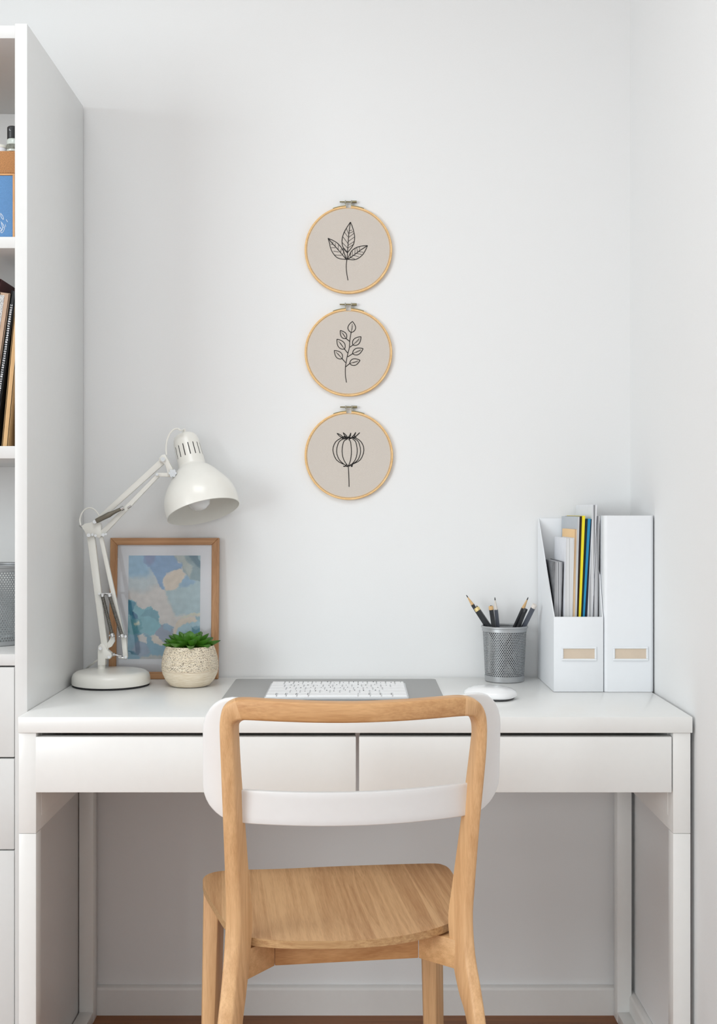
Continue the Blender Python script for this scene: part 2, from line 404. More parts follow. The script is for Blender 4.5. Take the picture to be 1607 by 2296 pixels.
# white bent back panel: a rounded ring hung on the front of the posts
def bend(u, z, off=0.0):        # u along the panel, bent forward at both ends
    uu = u - 0.005; v = -0.066 + 1.2 * uu * uu + off + (0.70 - z) * 0.10
    if z > 0.70: z += 0.28 * uu * uu * min(1.0, (z - 0.70) / 0.12)      # the upper corners sweep up a little
    return cf(u, v, z)
zt, zb = 0.830, 0.6435
outer = rrect(-0.2315, 0.2405, zb, zt, 0.056, 8)
inner = rrect(-0.187, 0.204, 0.696, 0.812, 0.010, 8)
def dens(loop, step=0.02):
    out = []
    for i in range(len(loop)):
        a, b = loop[i], loop[(i + 1) % len(loop)]
        n = max(1, int(math.hypot(b[0] - a[0], b[1] - a[1]) / step))
        for k in range(n): out.append((a[0] + (b[0] - a[0]) * k / n, a[1] + (b[1] - a[1]) * k / n))
    return out
def resample(loop, n):
    L = [0.0]
    for i in range(len(loop)): 
        a, b = loop[i], loop[(i + 1) % len(loop)]; L.append(L[-1] + math.hypot(b[0] - a[0], b[1] - a[1]))
    out = []
    for k in range(n):
        s = L[-1] * k / n; i = max(j for j in range(len(loop)) if L[j] <= s + 1e-12)
        t = (s - L[i]) / max(L[i + 1] - L[i], 1e-9); a, b = loop[i], loop[(i + 1) % len(loop)]
        out.append((a[0] + (b[0] - a[0]) * t, a[1] + (b[1] - a[1]) * t))
    return out
# match both loops by angle about the centre so the ring faces stay clean
def by_angle(loop, n, c):
    loop = dens(loop, 0.002); out = []
    ang = [math.atan2((z - c[1]) * 2.0, x - c[0]) for x, z in loop]
    for k in range(n):
        t = -PI + 2 * PI * k / n
        j = min(range(len(loop)), key=lambda i: abs((ang[i] - t + PI) % (2 * PI) - PI)); out.append(loop[j])
    return out
cc = (0.006, 0.752)
oL, iL = by_angle(outer, 140, cc), by_angle(inner, 140, cc)
rings = []
for (ox, oz), (ix, iz) in zip(oL, iL):
    ring = []
    for off, ks in ((0.0, (0, .2, .4, .6, .8, 1)), (0.011, (1, .8, .6, .4, .2, 0))):
        for k in ks: ring.append(bend(ox + (ix - ox) * k, oz + (iz - oz) * k, off))
    rings.append(ring)
obj('back_panel', bevel_mesh(loft(B(), rings, closed=True), 0.003, 2, 60), M_chairwhite, CH, smooth=60)

# seat
ZS = 0.455
def seat_pt(px, py, z=ZS):
    d = FPX * (ZC - z) / (py - CY); return Vector(((px - CX) * d / FPX, d - DW, z))
edge_px = [(500, 2062), (530, 2092), (568, 2103), (640, 2109), (720, 2110), (800, 2108), (880, 2101), (950, 2088), (1002, 2072), (1034, 2052), (1046, 2030), (1042, 2005), (1024, 1975), (1008, 1949), (992, 1939), (965, 1936), (850, 1939), (740, 1943), (630, 1948), (520, 1951), (478, 1956), (458, 1966), (455, 1980), (464, 2004)]
loop = smooth_path([seat_pt(*p) for p in edge_px] + [seat_pt(*edge_px[0])], 5)[:-1]
cen = sum(loop, Vector()) / len(loop)
b_ = B(); rings = []
def dish(p, k):                # slight hollow towards the middle
    return Vector((p.x, p.y, p.z - 0.006 * (1 - k * k)))
ks = (1.0, .97, .85, .65, .4, .15)
top = [[dish(cen + (p - cen) * k, k) for p in loop] for k in ks]
bot = [[q - Vector((0, 0, 0.0125)) for q in r] for r in top]
for seq, mi in ((top, 0), (bot, 0)):
    vr = [[b_.verts.new(q) for q in r] for r in seq]
    for i in range(len(vr) - 1):
        for j in range(len(loop)):
            b_.faces.new((vr[i][j], vr[i][(j + 1) % len(loop)], vr[i + 1][(j + 1) % len(loop)], vr[i + 1][j]))
    b_.faces.new(vr[-1])
    if seq is top: e0 = vr[0]
    else: e1 = vr[0]
for j in range(len(loop)):
    f = b_.faces.new((e0[j], e1[j], e1[(j + 1) % len(loop)], e0[(j + 1) % len(loop)])); f.material_index = 1
obj('seat', b_, [M_seat, M_ply], CH, smooth=40)

# front legs: four-cornered tapering posts
def front_leg(rows, dep):
    rings = []
    for (xo, xe, xi, py, d) in rows:
        Y = d - DW; a, e = P(xo, py, Y), P(xe, py, Y); i_ = P(xi, py, Y + dep); i_.z = a.z
        o_ = Vector((a.x - (0.006 if xo < CX else -0.0), a.y + dep, a.z)); rings.append([a, e, i_, o_])
    a, b = rings[0], rings[-1]; last = []
    for p, q in zip(a, b): t = -q.z / (q.z - p.z); last.append(q + (q - p) * t)
    rings.append(last); return bevel_mesh(loft(B(), rings), 0.002)
obj('leg', front_leg([(458, 491, 505, 1988, 2.085), (453, 481, 497, 2296, 2.075)], 0.034), M_beech, CH, smooth=50)
obj('leg', front_leg([(943, 977, 992, 2030, 2.155), (950, 978, 995, 2296, 2.150)], 0.034), M_beech, CH, smooth=50)

# seat frame
zr0, zr1 = 0.392, 0.4385
def slab(pa, pb, th, z0, z1):   # an upright board from pa to pb (plan), th thick towards the desk
    pa, pb = Vector((pa[0], pa[1], 0)), Vector((pb[0], pb[1], 0)); dr = (pb - pa).normalized(); nn = Vector((-dr.y, dr.x, 0)) * th
    base = [pa, pb, pb + nn, pa + nn]
    return bevel_mesh(loft(B(), [[Vector((p.x, p.y, z0)) for p in base], [Vector((p.x, p.y, z1)) for p in base]]), 0.0012)
def plan(px, d): return ((px - CX) * d / FPX, d - DW)
ca, cb = plan(616, 1.868), plan(938, 1.900)
obj('cross_rail', slab((ca[0] + .0001, ca[1]), (cb[0] - .0001, cb[1]), 0.022, zr0, zr1 + .001), M_beech_x, CH)
obj('side_bracket', slab(plan(548, 1.806), ca, 0.022, zr0, zr1), M_beech_y, CH)
obj('side_bracket', slab(cb, plan(1024, 1.852), 0.022, zr0, zr1), M_beech_y, CH)
obj('side_apron', slab((-0.186, -0.745), (-0.243, -0.525), -0.02, zr0 + .004, zr1), M_beech_y, CH)
obj('side_apron', slab((0.170, -0.735), (0.146, -0.445), 0.02, zr0 + .002, zr1), M_beech_y, CH)
obj('front_apron', slab((-0.250, -0.505), (0.126, -0.44), 0.02, zr0 + .002, zr1), M_beech_x, CH)

# ------------------------------------------------------------------ embroidery hoops
def tube2(bm, pts, r): return tube(bm, pts, r, 6)
def leaf_outline(base, tip, w, k=16, fat=0.45):
    """closed outline of a pointed leaf in zoom units"""
    b0, t0 = Vector(base), Vector(tip); ax = t0 - b0; L = ax.length; ax.normalize(); nn = Vector((-ax.y, ax.x))
    up, dn = [], []
    for i in range(k + 1):
        t = i / k; s = t ** (0.62); h = math.sin(PI * t ** 0.8) ** 0.85 * w / 2
        up.append(b0 + ax * L * t + nn * h); dn.append(b0 + ax * L * t - nn * h)
    return up + dn[::-1][1:]
def hoop(label, cpx, cpy, rpx, zx, zy, strokes):
    X0, Z0 = (cpx - CX) / 1000, ZC - (cpy - CY) / 1000; R = rpx / 1000
    h = thing('embroidery_hoop', (X0, 0, Z0), label, 'wall art', 'embroidery hoops in a column on the wall')
    c = Vector((X0, 0, Z0))
    prof = [(R - .0042, -.0095), (R - .0012, -.0098), (R, -.0085), (R, -.0015), (R - .0012, -.0005), (R - .0042, -.0005), (R - .0042, -.0095)]
    gap = math.radians(3.3)
    b_ = B(); rings = []
    for i in range(97):
        a = PI / 2 + gap + (2 * PI - 2 * gap) * i / 96
        rings.append([c + Vector((r * math.cos(a), y, r * math.sin(a))) for r, y in prof[:-1]])
    obj('outer_ring', loft(b_, rings), M_hoop, h)
    ri = R - .0046
    b_ = B(); rings = []
    for i in range(96):
        a = 2 * PI * i / 96
        rings.append([c + Vector((r * math.cos(a), y, r * math.sin(a))) for r, y in ((ri - .003, -.0088), (ri, -.0092), (ri, -.001), (ri - .003, -.001))])
    obj('inner_ring', loft(b_, rings, closed=True), M_pwood, h)
    b_ = B(); lathe(b_, [(0, -.0086), (ri * .5, -.0086), (ri - .0006, -.0090), (ri - .0001, -.0094)], c, (0, 1, 0), 72)
    lin = obj('linen', b_, M_linen, h)
    b_ = B()
    yy = -0.0089
    def W(q): return Vector((X0 + (q[0] - zx) / 6696, yy, Z0 - (q[1] - zy) / 6696))
    for s in strokes:
        w = s[0]; pts = [W(q) for q in s[1]]
        if len(pts) > 2: pts = smooth_path(pts, 3)
        tube2(b_, pts, w)
    obj('embroidery', b_, M_thread, lin)
    # clasp: two curved strips, two posts, the screw with its nut, and the closed slot below
    zt = Z0 + R
    b_ = B(); 
    for sgn in (-1, 1):
        rings = []
        for i in range(9):
            a = PI / 2 - sgn * (math.radians(3.4) + math.radians(17) * i / 8); r0 = R + .0003
            rings.append([c + Vector((r * math.cos(a), y, r * math.sin(a))) for r, y in ((r0, -.009), (r0 + .0014, -.009), (r0 + .0014, -.002), (r0, -.002))])
        loft(b_, rings)
        xp = X0 + sgn * .0062
        box(b_, xp - .0007, xp + .0007, -.0085, -.003, zt - .004, zt + .0125)
    obj('clasp', b_, M_brass, h)
    b_ = B(); zs = zt + .0098
    cyl(b_, (X0 - .0195, -.0058, zs), (X0 + .010, -.0058, zs), .0016, 12)
    cyl(b_, (X0 + .0068, -.0058, zs), (X0 + .0185, -.0058, zs), .0027, 12)
    obj('screw', b_, M_brass, h)
    b_ = B()
    for sgn in (-1, 1):
        for dx in (0.0, .0016):
            cc_ = Vector((X0 + sgn * (.0062 + dx), -.0058, zs))
            tube(b_, [cc_ + Vector((0, .0036 * math.cos(a), .0036 * math.sin(a))) for a in [2 * PI * i / 14 for i in range(14)]], .0005, 6, closed=True)
    obj('wire_eye', b_, M_steelwire, h)
    return h
T1, T2 = .00085, .00050        # thread radii
st1 = [(T1, [(803, 1342), (790, 1270), (778, 1180), (778, 1100), (787, 1035)])]
LL = [(505, 712), (580, 745), (650, 790), (710, 860), (745, 930), (780, 1028)]; LLo = [(505, 712), (525, 780), (540, 850), (570, 920), (620, 985), (680, 1018), (780, 1028)]; LM = [(505, 712), (575, 795), (640, 865), (720, 960), (782, 1032)]
CL = [(840, 470), (790, 545), (745, 625), (718, 710), (715, 790), (740, 870), (793, 930)]; CR = [(840, 470), (870, 545), (892, 625), (902, 700), (890, 790), (850, 860), (793, 930)]; CMi = [(840, 470), (818, 620), (807, 760), (795, 930), (787, 1035)]
RU = [(1095, 822), (1000, 830), (920, 855), (860, 900), (825, 960), (795, 1025)]; RL = [(1095, 822), (1060, 900), (1020, 960), (960, 1010), (890, 1035), (800, 1026)]; RM = [(1095, 822), (990, 890), (890, 965), (795, 1030)]
for s in (LL, LLo, LM, CL, CR, CMi, RU, RL, RM): st1.append((T1, s))
st1 += [(T1, [(725, 870), (745, 930), (768, 1000)])]
for a, b in [((575, 792), (578, 765)), ((615, 838), (612, 785)), ((655, 880), (660, 812)), ((690, 925), (705, 868)), ((720, 960), (735, 925)), ((545, 802), (585, 806)), ((552, 852), (615, 852)), ((585, 905), (665, 918)), ((605, 962), (710, 968)),
             ((800, 690), (750, 620)), ((808, 640), (780, 568)), ((802, 790), (728, 690)), ((798, 860), (722, 780)), ((795, 918), (735, 850)), ((812, 700), (890, 640)), ((808, 760), (902, 690)), ((802, 820), (895, 760)), ((800, 860), (888, 800)), ((826, 600), (862, 590)), ((815, 640), (880, 612)),
             ((960, 912), (1035, 920)), ((930, 938), (1010, 955)), ((880, 968), (965, 985)), ((840, 1000), (905, 1022)), ((905, 952), (910, 868)), ((870, 975), (870, 905)), ((945, 925), (935, 852)), ((975, 895), (975, 838)), ((835, 1000), (845, 935))]:
    st1.append((T2, [a, b]))
hoop('top hoop with a three-pointed-leaf sprig stitched in black', 781, 562, 98, 810, 884, st1)
st2 = [(T1, [(780, 1330), (765, 1220), (765, 1100), (780, 1000), (800, 900), (825, 800), (830, 700), (850, 580)])]
for base, tip, w, pet in [((852, 580), (870, 418), 116, None), ((775, 672), (690, 552), 84, (828, 715)), ((750, 828), (640, 682), 104, (800, 890)), ((715, 972), (600, 850), 96, (765, 1030)),
                          ((878, 768), (997, 645), 100, (833, 800)), ((873, 898), (1028, 823), 96, (800, 945)), ((830, 1045), (982, 997), 100, (768, 1095))]:
    o_ = leaf_outline(base, tip, w); st2.append((T1, o_ + [o_[0]]))
    b0, t0 = Vector(base), Vector(tip); st2.append((T2, [b0, b0 + (t0 - b0) * .8]))
    st2.append((T2 * .6, [b0 + (t0 - b0) * .25 + Vector((8, 4)), b0 + (t0 - b0) * .7 + Vector((14, 6))]))
    if pet: st2.append((T1, [pet, base]))
hoop('middle hoop with a branch of seven small oval leaves stitched in black', 781, 791.5, 98, 810, 880, st2)
st3 = [(T1 * 1.1, [(820, 1350), (816, 1200), (808, 1040)])]
for top_, mx, bot_ in [((705, 618), 578, (740, 1015)), ((745, 628), 633, (760, 1025)), ((785, 640), 715, (795, 1030)), ((812, 640), 855, (815, 1028)), ((870, 635), 942, (850, 1022)), ((893, 625), 992, (866, 1015)), ((912, 612), 1042, (872, 1012))]:
    ym = 800 if mx in (578, 1042) else 820
    st3.append((T1, [top_, ((top_[0] + 2.2 * mx) / 3.2, 680), (mx, ym), ((bot_[0] + 2.2 * mx) / 3.2, 945), bot_]))
for tip, b1, b2 in [((640, 550), (700, 605), (735, 610)), ((730, 540), (770, 600), (800, 615)), ((845, 545), (812, 605), (838, 600)), ((920, 535), (862, 605), (895, 600)), ((980, 540), (890, 610), (920, 600))]:
    mid = ((tip[0] + b1[0]) / 2, (tip[1] + b1[1]) / 2 + 8)
    st3 += [(T1, [b1, mid, tip]), (T1, [tip, ((tip[0] + b2[0]) / 2 + 3, (tip[1] + b2[1]) / 2 - 6), b2])]
rz = random.Random(3)
st3.append((T1 * 1.3, [(700 + 220 * i / 26, 612 + rz.uniform(-14, 18)) for i in range(27)]))
st3.append((T1 * 1.3, [(715 + 190 * i / 22, 618 + rz.uniform(-10, 20)) for i in range(23)]))
st3.append((T1 * 1.2, [(735 + 135 * i / 18, 1028 + rz.uniform(-14, 20)) for i in range(19)]))
hoop('bottom hoop with a ribbed poppy seed head stitched in black', 782, 1022, 99, 817, 884, st3)

# ------------------------------------------------------------------ desk lamp
LY = -0.100
LP = thing('desk_lamp', (-0.528, -0.103, DZ), 'white articulated desk lamp with a bell shade, standing by the bookcase', 'lamp')
bc = Vector((-0.5285, -0.1215, DZ))
b_ = B(); lathe(b_, [(0, .0035), (.078, .0035), (.0822, .0045), (.0830, .009), (.0824, .018), (.0798, .025), (.074, .0295), (.067, .0312), (.04, .0322), (0, .0325)], bc, n=72)
base = obj('base', b_, M_lamp, LP)
obj('gasket', lathe(B(), [(0, .0003), (.0806, .0003), (.0806, .0036), (0, .0036)], bc, n=72), M_rubber, base)
k = (LY + DW) / FPX            # metres per px in the lamp plane
def L(px, py, dy=0.0): return P(px, py, LY + dy)
sx = L(227.5, 1500)
b_ = B(); cyl(b_, (sx.x, LY, DZ + .031), (sx.x, LY, L(0, 1462).z), 8.4 * k, 24); obj('stem', b_, M_lamp, LP)
def plate(pts, y0, th, bev=.0008): return prism(B(), [P(x, y, y0) for x, y in pts], (0, th, 0), bev=bev)
br = plate([(219, 1492), (219, 1462), (220, 1449), (226, 1443), (234, 1446), (240, 1458), (248, 1464), (250, 1471), (246, 1478), (236, 1477), (235, 1492)], LY - .0095, .019)
brk = obj('bracket', br, M_lamp, LP)
b_ = B(); cyl(b_, L(225, 1454, -.016), L(225, 1454, .013), 3.6 * k); cyl(b_, L(244, 1473, -.014), L(244, 1473, .013), 3.2 * k)
lathe(b_, [(0, 0), (3 * k, .5 * k), (4.3 * k, 3.5 * k), (3 * k, 7 * k), (0, 8 * k)], L(251, 1468), (1, 0, .1), 16)
cyl(b_, L(257, 1468), L(266, 1470), 1.6 * k); lathe(b_, [(0, 0), (3 * k, 0), (3.6 * k, 8 * k), (0, 9 * k)], L(265, 1471), (1, 0, -.1), 14)
obj('pivot_screw', b_, M_chrome, brk)
b_ = plate([(238, 1456), (236, 1447), (244, 1437), (248, 1428), (256, 1428), (257, 1438), (250, 1450)], LY - .004, .008)
obj('spring_lever', b_, M_lamp, LP)
def bits(name, m, par, segs):
    for a_, c_, r_ in segs: obj(name, cyl(B(), a_, c_, r_, 14), m, par)
def channel(a, b, wa, wb, dy, th=.012):
    """folded sheet arm: a broad face and a narrower turned edge"""
    A, Bp = Vector(a), Vector(b); ax = (Bp - A); ax.normalize(); nn = Vector((-ax[1], ax[0]))
    q = [(A + nn * wa / 2), (A - nn * wa / 2), (Bp - nn * wb / 2), (Bp + nn * wb / 2)]
    return prism(B(), [P(v[0], v[1], LY + dy) for v in q], (0, th, 0), bev=.0012)
def arm(name, bm_): return obj(name, bm_, M_lamp, LP)
b_ = channel((203, 1203), (235.5, 1462), 17, 14, -.006); a1 = arm('lower_arm', b_)
b_ = channel((225.5, 1204), (274, 1428), 9, 9, -.004, .009); a2 = arm('lower_arm', b_)
b_ = channel((276.5, 1427), (281, 1475), 11, 10, -.005, .010); arm('arm_link', b_)
b_ = B(); cyl(b_, L(222, 1331.5), L(250, 1331.5), 2.5 * k, 12); cyl(b_, L(222, 1331.5, -.012), L(222, 1331.5, .008), 2.2 * k, 10)
cyl(b_, L(248, 1331.5, -.012), L(248, 1331.5, .008), 2.2 * k, 10); obj('cross_bar', b_, M_chrome, LP)
def spring(a, b, r, dy, m=M_spring, turns=34):
    A, Bp = L(a[0], a[1], dy), L(b[0], b[1], dy); ax = (Bp - A); Ln = ax.length; ax.normalize()
    N = turns * 4
    b__ = B(); rows = [((r - .9 + .9 * (1 if i % 4 in (1, 2) else 0)) * k, Ln * i / N) for i in range(N + 1)]
    lathe(b__, [(0, 0)] + rows + [(0, Ln)], A, ax, 14)
    s = obj('spring', b__, m, LP)
    bits('spring_end', M_chrome, s, [(A - ax * .004, A + ax * .002, (r + .6) * k), (Bp - ax * .002, Bp + ax * .005, (r + .6) * k), (Bp + Vector((-.006, 0, -.003)), Bp + Vector((.006, 0, -.003)), 1.8 * k)])
spring((229.5, 1336), (251, 1422), 4.4, -.010)
spring((245.5, 1336), (273, 1424), 4.6, -.014)
bits('arm_screw', M_chrome, LP, [(L(266, 1474), L(284, 1476), 2.6 * k), (L(281, 1427, -.012), L(281, 1427, .008), 3 * k), (L(270, 1428), L(286, 1425), 2.2 * k), (L(282, 1473, -.010), L(282, 1473, .008), 2.8 * k)])
# elbow
b_ = plate([(194, 1204), (191, 1194), (182, 1180), (190, 1174), (202, 1172), (214, 1166), (222, 1170), (226, 1178), (226, 1190), (230, 1200), (222, 1206), (212, 1203)], LY - .008, .015)
elb = obj('elbow', b_, M_lamp, LP)
b_ = B()
bits('elbow_screw', M_chrome, elb, [(L(x, y, -.014), L(x, y, .012), r * k) for (x, y, r) in ((198.5, 1200, 4.2), (207, 1199, 2.8), (214, 1201, 3.2), (231, 1199, 3.6), (237, 1197.5, 2.6))] + [(L(179, 1177), L(186, 1183), 3.0 * k)])
b_.free()
b_ = B(); tube(b_, smooth_path([L(181, 1178, -.004), L(179, 1165, .002), L(184, 1150, .006), L(193, 1141, .008), L(203, 1139, .008), L(213, 1144, .006), L(221, 1154, .004), L(225, 1166, .002)], 5), 1.7 * k, 8)
obj('cord', b_, M_lamp, LP)
b_ = channel((216, 1168), (365, 1033), 11, 14, -.002, .010); arm('upper_arm', b_)
b_ = channel((228, 1196), (353.5, 1066), 12, 8.5, -.004, .009); arm('upper_arm', b_)
b_ = B(); pa, pb = L(214, 1169, -.013), L(275, 1139, -.013)
tube(b_, [pa + (pb - pa) * t for t in (0, .03, .1, .35, .5, .62, .75, 1)], [3.4 * k, 5.2 * k, 5.6 * k, 5.8 * k, 6.2 * k, 4.6 * k, 4.0 * k, 3.8 * k], 14)
s_ = obj('spring_cover', b_, M_bronze, LP)
bits('cover_cap', M_chrome, s_, [(L(212, 1170, -.018), L(212, 1170, -.004), 4.2 * k), (L(271, 1141, -.0132), L(277, 1138, -.0132), 5.2 * k)])
bits('arm_screw', M_chrome, LP, [(L(286, 1139, -.004), L(294, 1134, -.004), 2.3 * k)])
# head joint
b_ = plate([(358, 1034), (356, 1028), (362, 1020), (370, 1019), (377, 1032), (386, 1050), (390, 1062), (386, 1069), (376, 1068), (374, 1054), (370, 1042)], LY - .007, .012)
hj = obj('head_bracket', b_, M_lamp, LP)
b_ = channel((350, 1064), (382, 1065), 8.5, 9, -.005, .010); arm('head_link', b_)
bits('joint_screw', M_chrome, LP, [(L(365, 1030, -.013), L(365, 1030, .010), 5 * k), (L(352, 1064, -.010), L(352, 1064, .008), 3.0 * k)])
b_ = B()
for i in range(6):
    a = i * PI / 3; cyl(b_, L(387 + 6 * math.cos(a), 1061 + 6 * math.sin(a), -.018), L(387 + 6 * math.cos(a), 1061 + 6 * math.sin(a), -.008), 3.4 * k, 10)
cyl(b_, L(387, 1061, -.020), L(387, 1061, .010), 5.5 * k, 16); obj('head_knob', b_, M_chrome, hj)
# shade on its tilted axis
phi = math.radians(15.5); t16 = math.radians(16)
ax_out = Vector((math.sin(t16) * math.cos(phi), -math.sin(phi), -math.cos(t16) * math.cos(phi)))   # out of the mouth
mouth = P(130 + 1101 / 3.3756, 920 + 768 / 3.3756, LY)
zu = k / 3.3756                # metres per zoom unit
prof = [(280, 0), (282.5, 60), (277, 110), (262, 160), (236, 207), (202, 254), (166, 302), (136, 332), (114, 350), (105, 360), (104, 372), (104, 425), (101, 520), (99, 560), (94, 585), (84, 603), (68, 616), (45, 623), (0, 626)]
pr = [(r * zu, s * zu / .965) for r, s in prof]
inner_pr = [((r - 5) * zu, s * zu / .965) for r, s in prof[:12]]
pr = smooth_prof = [(p.x, p.y) for p in smooth_path([Vector((a, b, 0)) for a, b in pr[:10]], 3)] + pr[10:]
ns = 96
slot_i = [i for i in range(len(pr) - 1) if abs(pr[i][1] - 425 * zu / .965) < 1e-6][0]
b_ = B(); lathe(b_, pr, mouth, -ax_out, ns, skip=lambda i, j: i == slot_i and (j % 6 in (2,)))
ipr = [(p.x, p.y) for p in smooth_path([Vector((a, b, 0)) for a, b in inner_pr], 3)]
lathe(b_, [(pr[0][0], 0.0)] + [(ipr[0][0], -.0004)] + ipr, mouth, -ax_out, ns)
shade = obj('lamp_shade', b_, M_lamp, LP, smooth=50)
b_ = B(); lathe(b_, [(0, 380 * zu), (88 * zu, 380 * zu), (88 * zu, 560 * zu), (0, 560 * zu)], mouth, -ax_out, 32); obj('dark_socket_liner', b_, M_rubber, shade)  # dark liner put inside the cap so the vent slots look shaded
b_ = B(); lathe(b_, [(0, 2 * zu), (40 * zu, 8 * zu), (72 * zu, 30 * zu), (88 * zu, 70 * zu), (88 * zu, 105 * zu), (74 * zu, 150 * zu), (50 * zu, 200 * zu), (42 * zu, 250 * zu), (42 * zu, 375 * zu), (0, 376 * zu)], mouth - ax_out * (16 * zu) + Vector((-.004, 0, 0)), -ax_out, 32)
obj('bulb', b_, M_bulb, LP)
capt = mouth - ax_out * (626 * zu / .965)
b_ = B(); lathe(b_, [(0, -2 * zu), (18 * zu, -2 * zu), (16 * zu, 14 * zu), (12 * zu, 40 * zu), (0, 42 * zu)], capt, Vector((-.05, 0, 1)), 16); obj('cord_grommet', b_, M_lamp, shade)
b_ = B(); tube(b_, smooth_path([L(373, 1020), L(372, 1004, .002), L(374, 988, .004), L(380, 973, .006), L(389, 963.5, .008), L(398, 961, .008), L(405, 965, .008), capt + Vector((-.001, 0, 34 * zu)), capt + Vector((0, 0, 8 * zu))], 6), 1.9 * k, 8)
obj('cord', b_, M_lamp, LP)
b_ = B(); tube(b_, smooth_path([L(222, 1478, .004), L(216, 1482, .010), L(205, 1490, .03), L(196, 1497, .06), L(190, 1502, .075)], 5), 2.2 * k, 8); obj('cord', b_, M_lamp, LP)

# ------------------------------------------------------------------ framed abstract print
FYB, FYT = -0.0375, -0.0195      # foot and head of the leaning frame (front faces)
FR = thing('picture_frame', (-0.432, -0.05, DZ), 'oak framed abstract blue and beige print leaning on the wall behind the lamp', 'picture')
fz0, fz1 = DZ + .0005, P(0, 1206, FYT).z
def FP(px, py, off=0.0):       # a point of the leaning plane under pixel (px, py)
    nrm = Vector((0, -(fz1 - fz0), (FYT - FYB) * 1.0)).normalized()
    p0 = Vector((0, FYB, fz0)); ray = Vector(((px - CX) / FPX, 1.0, -(py - CY) / FPX)); o = Vector((0, -DW, ZC))
    t = (p0 - o).dot(nrm) / ray.dot(nrm); return o + ray * t + nrm * off
e_x = Vector((1, 0, 0)); e_s = Vector((0, FYT - FYB, fz1 - fz0)); HF = e_s.length; e_s.normalize(); e_n = Vector((0, -e_s.z, e_s.y))
FX0, FX1 = (247 - CX) * (FYT + DW) / FPX, (490.5 - CX) * (FYT + DW) / FPX
def F3(x, s, n): return Vector((x, FYB, fz0)) + e_s * s + e_n * n
def fbar(x0, x1, x2, x3, s0, s1, s2, s3):
    """mitred bar: outer edge (x0,s0)-(x1,s1), inner edge (x2,s2)-(x3,s3)"""
    q = [(x0, s0), (x1, s1), (x2, s2), (x3, s3)]
    b__ = loft(B(), [[F3(x, s, 0) for x, s in q], [F3(x, s, -.018) for x, s in q]]); return bevel_mesh(b__, .0008, 1)
w = .0158
obj('frame_bar', fbar(FX0, FX1, FX1 - w, FX0 + w, HF, HF, HF - w, HF - w), M_frame_h, FR)
obj('frame_bar', fbar(FX0, FX1, FX1 - w, FX0 + w, 0, 0, w, w), M_frame_h, FR)
obj('frame_bar', fbar(FX0, FX0, FX0 + w, FX0 + w, 0, HF, HF - w, w), M_frame_v, FR)
obj('frame_bar', fbar(FX1, FX1, FX1 - w, FX1 - w, 0, HF, HF - w, w), M_frame_v, FR)
def fpanel(x0, x1, s0, s1, n0, n1):
    q = [(x0, s0), (x1, s0), (x1, s1), (x0, s1)]
    return loft(B(), [[F3(x, s, n0) for x, s in q], [F3(x, s, n1) for x, s in q]])
obj('mat_board', fpanel(FX0 + w - .002, FX1 - w + .002, w - .002, HF - w + .002, -.006, -.009), M_mat, FR)
def s_at(py): return (FP(300, py) - Vector((0, FYB, fz0))).dot(e_s)
ax0, ax1, as1, as0 = FP(287.5, 1245.5).x, FP(448.5, 1245.5).x, s_at(1245.5), s_at(1478)
NU, NV = 150, 216
b_ = B(); uv = b_.loops.layers.uv.new('UVMap')
gv = [[b_.verts.new(F3(ax0 + (ax1 - ax0) * i / NU, as0 + (as1 - as0) * j / NV, -.0057)) for i in range(NU + 1)] for j in range(NV + 1)]
for j in range(NV):
    for i in range(NU): b_.faces.new((gv[j][i], gv[j][i + 1], gv[j + 1][i + 1], gv[j + 1][i]))
